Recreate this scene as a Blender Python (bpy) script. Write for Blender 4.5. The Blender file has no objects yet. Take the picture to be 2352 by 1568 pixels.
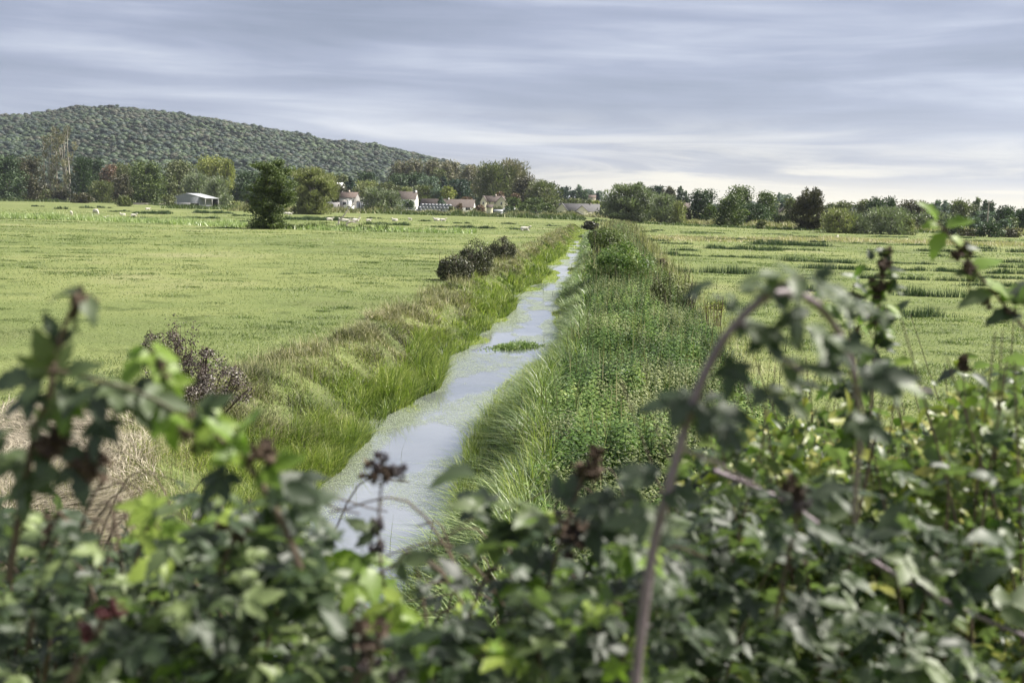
import bpy, math, random
import numpy as np
from mathutils import Vector, Matrix
R_ = math.radians
SC = bpy.context.scene
COL = SC.collection
rng = np.random.default_rng(7)
random.seed(7)

# ------------------------------------------------------------------ camera
IW, IH = 2352.0, 1568.0
FPX = IW * 35 / 36
EYE = np.array([0.0, 0.0, 4.0])
YAW, PITCH, ROLL = R_(5.67), R_(7.85), R_(1.3)
F_ = Vector((-math.sin(YAW) * math.cos(PITCH), math.cos(YAW) * math.cos(PITCH), -math.sin(PITCH)))
R0 = Vector((math.cos(YAW), math.sin(YAW), 0))
U0 = R0.cross(F_)
RV = R0 * math.cos(ROLL) + U0 * math.sin(ROLL)
UV = U0 * math.cos(ROLL) - R0 * math.sin(ROLL)
cam_d = bpy.data.cameras.new('camera')
cam_d.lens = 35; cam_d.sensor_width = 36
cam_d.clip_start = 0.05; cam_d.clip_end = 9000
cam_d.dof.use_dof = True; cam_d.dof.focus_distance = 30; cam_d.dof.aperture_fstop = 3.3
cam_d.dof.aperture_blades = 0
cam = bpy.data.objects.new('camera', cam_d)
cam.matrix_world = Matrix(((RV.x, UV.x, -F_.x, EYE[0]), (RV.y, UV.y, -F_.y, EYE[1]), (RV.z, UV.z, -F_.z, EYE[2]), (0, 0, 0, 1)))
COL.objects.link(cam); SC.camera = cam
Fn, Rn, Un = np.array(F_), np.array(RV), np.array(UV)

def ray(px, py):
    px = np.asarray(px, float); py = np.asarray(py, float)
    return Fn + ((px - IW / 2) / FPX)[..., None] * Rn - ((py - IH / 2) / FPX)[..., None] * Un
def pt(px, py, d):                       # point of the sight line at world distance y = d
    r = ray(px, py); return EYE + r * (np.asarray(d) / r[..., 1])[..., None]
def gnd(px, py, z=0.0):                  # where the sight line meets the level z
    r = ray(px, py); return EYE + r * ((z - EYE[2]) / r[..., 2])[..., None]
def proj(P):
    v = np.asarray(P) - EYE; s = v @ Fn
    return IW / 2 + FPX * (v @ Rn) / s, IH / 2 - FPX * (v @ Un) / s, s

# ------------------------------------------------------------------ world and sun
SUN_EL, SUN_AZ = R_(48), R_(75)          # azimuth measured from +Y (ahead) towards +X (right)
world = bpy.data.worlds.new('World'); SC.world = world; world.use_nodes = True
nt = world.node_tree; N = nt.nodes; L = nt.links; N.clear()
def nd(nodes, t, **kw):
    n = nodes.new(t)
    for k, v in kw.items():
        if k == 'inp':
            for a, b in v.items(): n.inputs[a].default_value = b
        else: setattr(n, k, v)
    return n
wo = nd(N, 'ShaderNodeOutputWorld')
bg1 = nd(N, 'ShaderNodeBackground', inp={'Strength': 0.07})
sky = nd(N, 'ShaderNodeTexSky'); sky.sky_type = 'NISHITA'; sky.sun_disc = False
sky.sun_elevation = SUN_EL; sky.sun_rotation = SUN_AZ
L.new(sky.outputs[0], bg1.inputs[0])
# layered cloud: streaks in azimuth / elevation of the sky direction
tc = nd(N, 'ShaderNodeTexCoord'); sp = nd(N, 'ShaderNodeSeparateXYZ'); L.new(tc.outputs['Generated'], sp.inputs[0])
def wm(op, a=None, b=None, c=None):
    n = nd(N, 'ShaderNodeMath', operation=op)
    for i, v in enumerate((a, b, c)):
        if v is None: continue
        if isinstance(v, (int, float)): n.inputs[i].default_value = v
        else: L.new(v, n.inputs[i])
    return n.outputs[0]
az = wm('ARCTAN2', sp.outputs[0], sp.outputs[1]); el = wm('ARCSINE', sp.outputs[2])
tilt = wm('ADD', el, wm('MULTIPLY', az, 0.022))
def comb(x, y):
    n = nd(N, 'ShaderNodeCombineXYZ'); L.new(x, n.inputs[0]); L.new(y, n.inputs[1]); n.inputs[2].default_value = 3.1; return n.outputs[0]
def wnoise(sx, sy, detail, rough, dist, off=0.0):
    n = nd(N, 'ShaderNodeTexNoise', inp={'Scale': 1.0, 'Detail': detail, 'Roughness': rough, 'Distortion': dist})
    L.new(comb(wm('MULTIPLY_ADD', az, sx, off), wm('MULTIPLY_ADD', tilt, sy, off)), n.inputs['Vector']); return n.outputs[0]
n1 = wnoise(1.9, 15.0, 4, 0.5, 0.5, 5.3)
n2 = wnoise(3.2, 40.0, 6, 0.6, 0.8, 1.7)
mixv = wm('ADD', wm('MULTIPLY', n1, 0.72), wm('MULTIPLY', n2, 0.28))
ramp = nd(N, 'ShaderNodeValToRGB'); L.new(mixv, ramp.inputs[0])
cr = ramp.color_ramp; cr.elements[0].position = 0.36; cr.elements[0].color = (0.275, 0.315, 0.425, 1)
cr.elements[1].position = 0.64; cr.elements[1].color = (0.76, 0.79, 0.87, 1)
e = cr.elements.new(0.48); e.color = (0.385, 0.425, 0.565, 1)
e = cr.elements.new(0.56); e.color = (0.53, 0.57, 0.70, 1)
# brighter, creamier opening low on the right hand side
def sm(x, lo, hi):
    n = nd(N, 'ShaderNodeMapRange', interpolation_type='SMOOTHSTEP', inp={'From Min': lo, 'From Max': hi}); L.new(x, n.inputs[0]); return n.outputs[0]
low = wm('MULTIPLY', wm('SUBTRACT', 1.0, sm(tilt, 0.020, 0.105)), sm(az, -0.40, 0.12))
streak = wm('ADD', wm('MULTIPLY', sm(n2, 0.40, 0.62), 0.75), 0.25)
low2 = wm('MULTIPLY', low, streak)
vlow = wm('MULTIPLY', wm('SUBTRACT', 1.0, sm(tilt, 0.012, 0.050)), sm(az, -0.18, 0.16))
lowf = wm('MAXIMUM', wm('MULTIPLY', low2, 0.95), vlow)
mx = nd(N, 'ShaderNodeMix', data_type='RGBA'); L.new(lowf, mx.inputs['Factor']); L.new(ramp.outputs[0], mx.inputs[6]); mx.inputs[7].default_value = (1.06, 1.0, 0.84, 1)
# brighter towards the zenith, where the thin cloud lets the sun through
up = sm(el, 0.22, 0.9)
mx2 = nd(N, 'ShaderNodeMix', data_type='RGBA'); L.new(up, mx2.inputs['Factor']); L.new(mx.outputs[2], mx2.inputs[6]); mx2.inputs[7].default_value = (0.66, 0.67, 0.70, 1)
bg2 = nd(N, 'ShaderNodeBackground', inp={'Strength': 0.45}); L.new(mx2.outputs[2], bg2.inputs[0])
ms = nd(N, 'ShaderNodeMixShader'); ms.inputs[0].default_value = 0.90
L.new(bg1.outputs[0], ms.inputs[1]); L.new(bg2.outputs[0], ms.inputs[2]); L.new(ms.outputs[0], wo.inputs[0])

sd = bpy.data.lights.new('sun', 'SUN'); sd.energy = 4.8; sd.angle = R_(8); sd.color = (1.0, 0.95, 0.86)
sun = bpy.data.objects.new('sun', sd); COL.objects.link(sun)
svec = Vector((math.sin(SUN_AZ) * math.cos(SUN_EL), math.cos(SUN_AZ) * math.cos(SUN_EL), math.sin(SUN_EL)))
sun.rotation_euler = svec.to_track_quat('Z', 'Y').to_euler()
SC.view_settings.view_transform = 'Standard'; SC.view_settings.look = 'None'; SC.view_settings.gamma = 1
SC.view_settings.use_curve_mapping = False
SC.view_settings.exposure = 1.18
SC.render.engine = 'CYCLES'
cy = SC.cycles; cy.use_denoising = True; cy.max_bounces = 6; cy.diffuse_bounces = 3; cy.glossy_bounces = 3
cy.transmission_bounces = 4; cy.transparent_max_bounces = 8; cy.volume_bounces = 0; cy.caustics_reflective = False; cy.caustics_refractive = False
cy.use_adaptive_sampling = True; cy.adaptive_threshold = 0.015; cy.sample_clamp_indirect = 4

# ------------------------------------------------------------------ helpers
def hsh(ix, iy, s):
    h = np.sin(ix * 127.1 + iy * 311.7 + s * 74.7) * 43758.5453
    return h - np.floor(h)
def vn(x, y, s=0.0):                     # smooth value noise 0..1
    x = np.asarray(x, float); y = np.asarray(y, float)
    ix, iy = np.floor(x), np.floor(y); fx, fy = x - ix, y - iy
    fx = fx * fx * (3 - 2 * fx); fy = fy * fy * (3 - 2 * fy)
    a = hsh(ix, iy, s) * (1 - fx) + hsh(ix + 1, iy, s) * fx
    b = hsh(ix, iy + 1, s) * (1 - fx) + hsh(ix + 1, iy + 1, s) * fx
    return a * (1 - fy) + b * fy
def fbm(x, y, s=0.0, o=3):
    t = 0; a = 0.5; tot = 0
    for i in range(o): t = t + a * vn(x * 2 ** i, y * 2 ** i, s + i * 3.3); tot += a; a *= 0.5
    return t / tot
def sst(t):
    t = np.clip(t, 0, 1); return t * t * (3 - 2 * t)
def nrm(v): return v / np.maximum(np.linalg.norm(v, axis=-1, keepdims=True), 1e-9)

class MB:
    def __init__(s): s.V = []; s.F = []; s.T = []; s.n = 0
    def add(s, V, F, tint=0.5, mat=0):
        V = np.asarray(V, np.float32).reshape(-1, 3); F = np.asarray(F, np.int32)
        s.V.append(V); s.F.append((F + s.n, mat))
        s.T.append(np.broadcast_to(np.asarray(tint, np.float32), (len(V),))); s.n += len(V)
        return s
    def build(s, name, mats, parent=None, smooth=False):
        me = bpy.data.meshes.new(name)
        V = np.concatenate(s.V); T = np.concatenate(s.T)
        me.vertices.add(len(V)); me.vertices.foreach_set('co', V.ravel())
        tot = np.concatenate([np.full(len(f), f.shape[1], np.int32) for f, m in s.F])
        li = np.concatenate([f.ravel() for f, m in s.F]); mi = np.concatenate([np.full(len(f), m, np.int32) for f, m in s.F])
        me.loops.add(len(li)); me.loops.foreach_set('vertex_index', li)
        me.polygons.add(len(tot)); st = np.concatenate([[0], np.cumsum(tot)[:-1]]).astype(np.int32)
        me.polygons.foreach_set('loop_start', st); me.polygons.foreach_set('loop_total', tot)
        me.polygons.foreach_set('material_index', mi)
        if smooth: me.polygons.foreach_set('use_smooth', np.ones(len(tot), bool))
        me.update(calc_edges=True)
        a = me.attributes.new('tint', 'FLOAT', 'POINT'); a.data.foreach_set('value', T)
        for m in (mats if isinstance(mats, (list, tuple)) else [mats]): me.materials.append(m)
        o = bpy.data.objects.new(name, me); COL.objects.link(o)
        if parent is not None: o.parent = parent
        return o
def tag(o, label=None, cat=None, group=None, kind=None):
    if label: o['label'] = label
    if cat: o['category'] = cat
    if group: o['group'] = group
    if kind: o['kind'] = kind
    return o
def empty(name, loc, rz=0.0):
    o = bpy.data.objects.new(name, None); o.empty_display_size = 0.3; COL.objects.link(o)
    o.location = [float(v) for v in loc]; o.rotation_euler = (0, 0, rz); return o
def copy_tree(o, parent=None):
    c = o.copy(); COL.objects.link(c)
    if parent is not None: c.parent = parent
    for ch in list(o.children): copy_tree(ch, c)
    return c

def basis(xa, up):                       # rotation matrices whose x axis is xa, z axis close to up
    x = nrm(xa); y = nrm(np.cross(up, x)); z = np.cross(x, y)
    return np.stack([x, y, z], axis=-1)
def inst(mb, TV, TF, P, Rm, S, tint, mat=0):
    P = np.asarray(P); n = len(P)
    if n == 0: return
    S = np.asarray(S, float).reshape(n, 1, -1)
    V = np.einsum('nij,nkj->nki', Rm, TV[None] * S) + P[:, None, :]
    k = len(TV)
    F = (np.asarray(TF)[None] + (np.arange(n) * k)[:, None, None]).reshape(-1, np.asarray(TF).shape[1])
    mb.add(V.reshape(-1, 3), F, np.repeat(np.broadcast_to(tint, (n,)), k), mat)
def rdir(n, r=rng):
    v = r.normal(size=(n, 3)); return nrm(v)
def blades(mb, P, h, w, az, bend, tint, segs=2, mat=0, face=None):
    P = np.asarray(P, float); n = len(P)
    if n == 0: return
    h = np.broadcast_to(h, (n,)); w = np.broadcast_to(w, (n,)); bend = np.broadcast_to(bend, (n,))
    d = np.stack([np.cos(az), np.sin(az), np.zeros(n)], -1)
    fa = az + np.pi / 2 + (rng.uniform(-.9, .9, n) if face is None else face)
    sdv = np.stack([np.cos(fa), np.sin(fa), np.zeros(n)], -1)
    rows = []
    for i in range(segs + 1):
        t = i / segs
        c = P + d * (h * bend * t * t)[:, None]; c[:, 2] += h * t * (1 - 0.38 * np.minimum(bend, 1.6) * t)
        ww = w * (1 - t ** 1.6) * 0.5 + w * 0.06
        rows += [c - sdv * ww[:, None], c + sdv * ww[:, None]]
    V = np.stack(rows, 1)
    F = np.array([[2 * i, 2 * i + 1, 2 * i + 3, 2 * i + 2] for i in range(segs)])
    k = 2 * (segs + 1)
    FF = (F[None] + (np.arange(n) * k)[:, None, None]).reshape(-1, 4)
    mb.add(V.reshape(-1, 3), FF, np.repeat(np.broadcast_to(tint, (n,)), k), mat)
def tube(mb, pts, rad, sides=6, tint=0.5, mat=0):
    pts = np.asarray(pts, float); n = len(pts); rad = np.broadcast_to(rad, (n,))
    tg = nrm(np.gradient(pts, axis=0)); ref = np.array([0.13, 0.97, 0.21])
    a = nrm(np.cross(tg, ref)); b = np.cross(tg, a)
    th = np.linspace(0, 2 * np.pi, sides, endpoint=False)
    V = pts[:, None] + (a[:, None] * np.cos(th)[None, :, None] + b[:, None] * np.sin(th)[None, :, None]) * rad[:, None, None]
    F = [[i * sides + j, i * sides + (j + 1) % sides, (i + 1) * sides + (j + 1) % sides, (i + 1) * sides + j] for i in range(n - 1) for j in range(sides)]
    mb.add(V.reshape(-1, 3), F, tint, mat)
def curve(ctrl, n=24):                   # Catmull-Rom through control points
    c = np.asarray(ctrl, float); c = np.vstack([2 * c[0] - c[1], c, 2 * c[-1] - c[-2]])
    out = []; m = len(c) - 3
    for u in np.linspace(0, m - 1e-6, n):
        i = int(u); t = u - i; p0, p1, p2, p3 = c[i:i + 4]
        out.append(0.5 * (2 * p1 + (p2 - p0) * t + (2 * p0 - 5 * p1 + 4 * p2 - p3) * t * t + (3 * p1 - p0 - 3 * p2 + p3) * t ** 3))
    return np.array(out)
def box(mb, x0, x1, y0, y1, z0, z1, tint=0.5, mat=0):
    V = [(x0, y0, z0), (x1, y0, z0), (x1, y1, z0), (x0, y1, z0), (x0, y0, z1), (x1, y0, z1), (x1, y1, z1), (x0, y1, z1)]
    mb.add(V, [(0, 3, 2, 1), (4, 5, 6, 7), (0, 1, 5, 4), (1, 2, 6, 5), (2, 3, 7, 6), (3, 0, 4, 7)], tint, mat); return mb
def ico(sub):
    import bmesh
    bm = bmesh.new(); bmesh.ops.create_icosphere(bm, subdivisions=sub, radius=1)
    V = np.array([v.co[:] for v in bm.verts]); F = np.array([[v.index for v in f.verts] for f in bm.faces]); bm.free(); return V, F

# ------------------------------------------------------------------ materials
def newmat(name):
    m = bpy.data.materials.new(name); m.use_nodes = True; m.node_tree.nodes.clear(); return m, m.node_tree.nodes, m.node_tree.links
def rampn(Nn, stops):
    r = Nn.new('ShaderNodeValToRGB'); c = r.color_ramp
    c.elements[0].position = stops[0][0]; c.elements[0].color = (*stops[0][1], 1)
    c.elements[1].position = stops[-1][0]; c.elements[1].color = (*stops[-1][1], 1)
    for p, q in stops[1:-1]: e = c.elements.new(p); e.color = (*q, 1)
    return r
def leafmat(name, stops, trans=0.3, rough=0.55, nscale=0.25, namt=0.35, back=None, spec=0.35, tcol=(1.05, 1.3, 0.6), coat=0.0):
    m, Nn, Ln = newmat(name)
    out = Nn.new('ShaderNodeOutputMaterial'); at = Nn.new('ShaderNodeAttribute'); at.attribute_name = 'tint'
    g = Nn.new('ShaderNodeTexCoord'); no = nd(Nn, 'ShaderNodeTexNoise', inp={'Scale': nscale, 'Detail': 3.0}); Ln.new(g.outputs['Object'], no.inputs['Vector'])
    ma = nd(Nn, 'ShaderNodeMath', operation='MULTIPLY_ADD', inp={1: namt * 2, 2: -namt}); Ln.new(no.outputs[0], ma.inputs[0])
    ad = nd(Nn, 'ShaderNodeMath', operation='ADD'); Ln.new(at.outputs['Fac'], ad.inputs[0]); Ln.new(ma.outputs[0], ad.inputs[1])
    r = rampn(Nn, stops); Ln.new(ad.outputs[0], r.inputs[0])
    colour = r.outputs[0]
    if back:
        ge = Nn.new('ShaderNodeNewGeometry'); mixc = nd(Nn, 'ShaderNodeMix', data_type='RGBA')
        Ln.new(ge.outputs['Backfacing'], mixc.inputs['Factor']); Ln.new(colour, mixc.inputs[6]); mixc.inputs[7].default_value = (*back, 1); colour = mixc.outputs[2]
    p = nd(Nn, 'ShaderNodeBsdfPrincipled', inp={'Roughness': rough, 'Specular IOR Level': spec, 'Coat Weight': coat, 'Coat Roughness': .38}); Ln.new(colour, p.inputs['Base Color'])
    tr = Nn.new('ShaderNodeBsdfTranslucent'); mu = nd(Nn, 'ShaderNodeMix', data_type='RGBA', blend_type='MULTIPLY', inp={'Factor': 1.0})
    Ln.new(colour, mu.inputs[6]); mu.inputs[7].default_value = (*tcol, 1); Ln.new(mu.outputs[2], tr.inputs[0])
    mxs = nd(Nn, 'ShaderNodeMixShader', inp={0: trans}); Ln.new(p.outputs[0], mxs.inputs[1]); Ln.new(tr.outputs[0], mxs.inputs[2])
    Ln.new(mxs.outputs[0], out.inputs[0]); return m
def plain(name, a, b, scale=3.0, rough=0.8, bump=0.0, metallic=0.0, spec=0.3, stretch=(1, 1, 1)):
    m, Nn, Ln = newmat(name); out = Nn.new('ShaderNodeOutputMaterial')
    g = Nn.new('ShaderNodeTexCoord'); mp = nd(Nn, 'ShaderNodeMapping', inp={'Scale': stretch}); Ln.new(g.outputs['Object'], mp.inputs[0])
    no = nd(Nn, 'ShaderNodeTexNoise', inp={'Scale': scale, 'Detail': 5.0, 'Roughness': 0.6}); Ln.new(mp.outputs[0], no.inputs['Vector'])
    r = rampn(Nn, [(0.32, a), (0.68, b)]); Ln.new(no.outputs[0], r.inputs[0])
    p = nd(Nn, 'ShaderNodeBsdfPrincipled', inp={'Roughness': rough, 'Metallic': metallic, 'Specular IOR Level': spec}); Ln.new(r.outputs[0], p.inputs['Base Color'])
    if bump:
        bu = nd(Nn, 'ShaderNodeBump', inp={'Strength': bump, 'Distance': 0.05}); Ln.new(no.outputs[0], bu.inputs['Height']); Ln.new(bu.outputs[0], p.inputs['Normal'])
    Ln.new(p.outputs[0], out.inputs[0]); return m
PAL = {
 'dark':  [(0.0, (0.018, 0.034, 0.015)), (1.0, (0.069, 0.110, 0.042))],
 'green': [(0.0, (0.028, 0.048, 0.014)), (1.0, (0.140, 0.180, 0.050))],
 'olive': [(0.0, (0.050, 0.062, 0.023)), (1.0, (0.185, 0.202, 0.084))],
 'grey':  [(0.0, (0.078, 0.095, 0.058)), (1.0, (0.280, 0.314, 0.200))],
 'yellow':[(0.0, (0.101, 0.118, 0.026)), (1.0, (0.370, 0.381, 0.105))],
 'pale':  [(0.0, (0.095, 0.106, 0.042)), (1.0, (0.370, 0.381, 0.189))],
 'brown': [(0.0, (0.080, 0.072, 0.046)), (1.0, (0.270, 0.250, 0.160))],
 'fir':   [(0.0, (0.013, 0.029, 0.021)), (1.0, (0.040, 0.074, 0.046))],
 'red':   [(0.0, (0.075, 0.045, 0.030)), (1.0, (0.210, 0.135, 0.085))],
 'bark':  [(0.0, (0.027, 0.027, 0.014)), (1.0, (0.099, 0.092, 0.044))],
 'blue':  [(0.0, (0.050, 0.078, 0.058)), (1.0, (0.168, 0.224, 0.158))]}
LM = {k: leafmat('foliage_' + k, v, trans=0.22) for k, v in PAL.items()}
M_bark = plain('bark', (0.06, 0.05, 0.04), (0.14, 0.12, 0.09), 4, 0.9)
M_palebark = plain('pale_bark', (0.22, 0.20, 0.17), (0.38, 0.35, 0.30), 4, 0.9)

# ------------------------------------------------------------------ terrain
LE = np.array([(700, 1200), (745, 1100), (771, 1050), (893, 953), (952, 928), (981, 899), (1015, 873), (1013, 819), (1070, 802), (1095, 777), (1172, 710), (1164, 689), (1217, 660), (1262, 634), (1246, 615), (1267, 602), (1292, 588), (1305, 567), (1322, 548), (1334, 532)], float)
RE = np.array([(1035, 1200), (1043, 1063), (1073, 987), (1130, 925), (1173, 887), (1203, 845), (1250, 803), (1247, 786), (1270, 752), (1283, 710), (1285, 685), (1276, 660), (1312, 626), (1325, 601), (1332, 567), (1338, 546), (1347, 532)], float)
_l = gnd(LE[:, 0], LE[:, 1], -1.2); _r = gnd(RE[:, 0], RE[:, 1], -0.75)
def xl(y): return np.interp(y, _l[:, 1], _l[:, 0]) - .22 + 0.22 * (vn(y / 1.7, 0 * y, 2) - .5) * 2
def xr(y): return np.interp(y, _r[:, 1], _r[:, 0]) + np.interp(y, [12, 25, 60], [.1, .45, .5]) + 0.20 * (vn(y / 2.1, 0 * y, 4) - .5) * 2
WATER = -1.2
def zf(x, y):
    x = np.asarray(x, float); y = np.asarray(y, float)
    a, b = xl(y), xr(y)
    f = 0.10 * (fbm(x / 5, y / 5, 9) - .5) + 0.05 * (fbm(x / 1.1, y / 1.1, 11) - .5)
    lb = sst((a - x) / 2.3); rb = sst((x - b) / 1.3)
    lb = lb ** 0.8
    side = np.where(x < a, lb, np.where(x > b, rb, 0.0))
    z = -1.22 * (1 - side) + f
    bank = np.exp(-((x - a + 2.2) / .9) ** 2)
    z = z + bank * (0.12 * (fbm(x / 0.8, y / 0.8, 21) - .25))
    inside = (x > a) & (x < b)
    z = np.where(inside, -1.25 - 0.5 * np.minimum(1, np.minimum(x - a, b - x) / .5), z)
    past = sst((y - 232) / 5)
    z = z * (1 - past) + f * past
    emb = sst((7.6 - y) / 5.6)
    return z * (1 - emb) + 2.35 * emb

def grid_axis(core0, core1, step, far, grow):
    c = list(np.arange(core0, core1 + 1e-6, step)); s = step; v = c[-1]
    up = []
    while v < far: s *= grow; v += s; up.append(v)
    s = step; v = c[0]; dn = []
    while v > -far: s *= grow; v -= s; dn.append(v)
    return np.array(dn[::-1] + c + up)
gx = grid_axis(-13, 5, 0.22, 3000, 1.075)
gy = [-60, -30, -12, -5]; v = -2.0; s = 0.3
while v < 3400: gy.append(v); v += s; s = max(0.3, 0.017 * v) if v > 0 else 0.3
gy = np.array(gy + [3400.0])
X, Y = np.meshgrid(gx, gy); Z = zf(X, Y)
nx, ny = len(gx), len(gy)
idx = np.arange(nx * ny).reshape(ny, nx)
FQ = np.stack([idx[:-1, :-1], idx[:-1, 1:], idx[1:, 1:], idx[1:, :-1]], -1).reshape(-1, 4)

def ground_mat():
    m, Nn, Ln = newmat('meadow_ground'); out = Nn.new('ShaderNodeOutputMaterial')
    g = Nn.new('ShaderNodeTexCoord')
    def noi(sc, det, ro=0.6, st=(1, 1, 1)):
        mp = nd(Nn, 'ShaderNodeMapping', inp={'Scale': st}); Ln.new(g.outputs['Object'], mp.inputs[0])
        n = nd(Nn, 'ShaderNodeTexNoise', inp={'Scale': sc, 'Detail': det, 'Roughness': ro}); Ln.new(mp.outputs[0], n.inputs['Vector']); return n.outputs[0]
    big = rampn(Nn, [(0.30, (0.120, 0.130, 0.060)), (0.45, (0.140, 0.170, 0.065)), (0.56, (0.190, 0.212, 0.085)), (0.70, (0.250, 0.245, 0.135))]); Ln.new(noi(0.055, 6, 0.62), big.inputs[0])
    med = rampn(Nn, [(0.30, (0.10, 0.15, 0.045)), (0.46, (1, 1, 1))]); Ln.new(noi(0.55, 5, 0.65), med.inputs[0])
    m1 = nd(Nn, 'ShaderNodeMix', data_type='RGBA', blend_type='MULTIPLY', inp={'Factor': 0.65}); Ln.new(big.outputs[0], m1.inputs[6]); Ln.new(med.outputs[0], m1.inputs[7])
    fine = rampn(Nn, [(0.32, (0.45, 0.50, 0.38)), (0.60, (1.10, 1.10, 1.05))]); Ln.new(noi(9.0, 5, 0.7), fine.inputs[0])
    m2 = nd(Nn, 'ShaderNodeMix', data_type='RGBA', blend_type='MULTIPLY', inp={'Factor': 0.75}); Ln.new(m1.outputs[2], m2.inputs[6]); Ln.new(fine.outputs[0], m2.inputs[7])
    # dark wet earth low on the banks and in the channel bed
    s = Nn.new('ShaderNodeSeparateXYZ'); Ln.new(g.outputs['Object'], s.inputs[0])
    mr = nd(Nn, 'ShaderNodeMapRange', inp={'From Min': -0.85, 'From Max': -0.25}); Ln.new(s.outputs[2], mr.inputs[0])
    m3 = nd(Nn, 'ShaderNodeMix', data_type='RGBA'); Ln.new(mr.outputs[0], m3.inputs['Factor']); m3.inputs[6].default_value = (0.055, 0.065, 0.03, 1); Ln.new(m2.outputs[2], m3.inputs[7])
    p = nd(Nn, 'ShaderNodeBsdfPrincipled', inp={'Roughness': 0.95, 'Specular IOR Level': 0.1}); Ln.new(m3.outputs[2], p.inputs['Base Color'])
    bu = nd(Nn, 'ShaderNodeBump', inp={'Strength': 0.7, 'Distance': 0.12}); Ln.new(noi(3.0, 6, 0.7), bu.inputs['Height']); Ln.new(bu.outputs[0], p.inputs['Normal'])
    Ln.new(p.outputs[0], out.inputs[0]); return m
gm = MB().add(np.stack([X, Y, Z], -1).reshape(-1, 3), FQ).build('ground', ground_mat(), smooth=True)
tag(gm, kind='structure')

# water of the ditch
def water_mat():
    m, Nn, Ln = newmat('ditch_water'); out = Nn.new('ShaderNodeOutputMaterial'); g = Nn.new('ShaderNodeTexCoord')
    mp = nd(Nn, 'ShaderNodeMapping', inp={'Scale': (1.0, 1.0, 1)}); Ln.new(g.outputs['Object'], mp.inputs[0])
    n = nd(Nn, 'ShaderNodeTexNoise', inp={'Scale': 3.0, 'Detail': 4.0, 'Roughness': 0.6}); Ln.new(mp.outputs[0], n.inputs['Vector'])
    n2_ = nd(Nn, 'ShaderNodeTexNoise', inp={'Scale': 0.5, 'Detail': 3.0}); Ln.new(mp.outputs[0], n2_.inputs['Vector'])
    r = rampn(Nn, [(0.35, (0.44, 0.47, 0.49)), (0.65, (0.56, 0.58, 0.58))]); Ln.new(n2_.outputs[0], r.inputs[0])
    p = nd(Nn, 'ShaderNodeBsdfPrincipled', inp={'Roughness': 0.03, 'IOR': 1.6, 'Metallic': 0.75}); Ln.new(r.outputs[0], p.inputs['Base Color'])
    bu = nd(Nn, 'ShaderNodeBump', inp={'Strength': 0.12, 'Distance': 0.012}); Ln.new(n.outputs[0], bu.inputs['Height']); Ln.new(bu.outputs[0], p.inputs['Normal'])
    Ln.new(p.outputs[0], out.inputs[0]); return m
wy = np.arange(5, 238, 1.0)
wv = np.concatenate([np.stack([np.full_like(wy, -8.2), wy, np.full_like(wy, WATER)], -1), np.stack([np.full_like(wy, -0.2), wy, np.full_like(wy, WATER)], -1)])
k = len(wy); wf = [(i, i + k, i + k + 1, i + 1) for i in range(k - 1)]
wat = MB().add(wv, wf).build('water', water_mat()); tag(wat, kind='structure')

# ------------------------------------------------------------------ hill
RP = np.array([(-700, 262), (-200, 258), (0, 262), (100, 257), (170, 246), (260, 244), (400, 258), (520, 276), (650, 303), (760, 324), (860, 330), (1000, 360), (1080, 378), (1150, 400), (1220, 432), (1300, 462), (1500, 480)], float)
pxg = np.linspace(-900, 1700, 260)
rat = (lambda r: r[:, 0] / r[:, 1])(ray(pxg, 455 + 0 * pxg))
def px_of(x, y): return np.interp(x / np.maximum(y, 1), rat, pxg)
RD = 1650.0
def hillz(x, y):
    px = px_of(x, y); py = np.interp(px, RP[:, 0], RP[:, 1])
    ht = np.maximum(pt(px, py, RD)[..., 2] - 13.0, 0)
    y0 = np.interp(px, [-700, 0, 700, 1300], [760, 800, 900, 1050])
    t = np.clip((y - y0) / (RD - y0), 0, 1.0)
    s = 0.45 * t + 0.55 * sst(t)
    z = ht * s
    z = z + np.where(t > 0.02, 1, 0) * np.minimum(ht / 40, 1) * 26 * (fbm(x / 170, y / 220, 31) - .5) * np.minimum(t * 4, 1) * np.clip((1 - t) * 5, 0, 1)
    z = z - np.clip((y - RD) / 900, 0, 1) * ht * 0.6
    return z - 0.4
hx_px = np.linspace(-690, 1480, 160); hy = np.linspace(780, 2500, 110)
HR = np.interp(hx_px, pxg, rat)
HX = HR[None] * hy[:, None]; HY = np.repeat(hy[:, None], len(hx_px), 1)
HZ = hillz(HX, HY)
hi = np.arange(HX.size).reshape(HX.shape)
HF = np.stack([hi[:-1, :-1], hi[:-1, 1:], hi[1:, 1:], hi[1:, :-1]], -1).reshape(-1, 4)
hill = MB().add(np.stack([HX, HY, HZ], -1).reshape(-1, 3), HF).build('hill', plain('hill_soil', (0.025, 0.035, 0.018), (0.05, 0.065, 0.03), 0.05, 1.0), smooth=True)
tag(hill, kind='structure')
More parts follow.
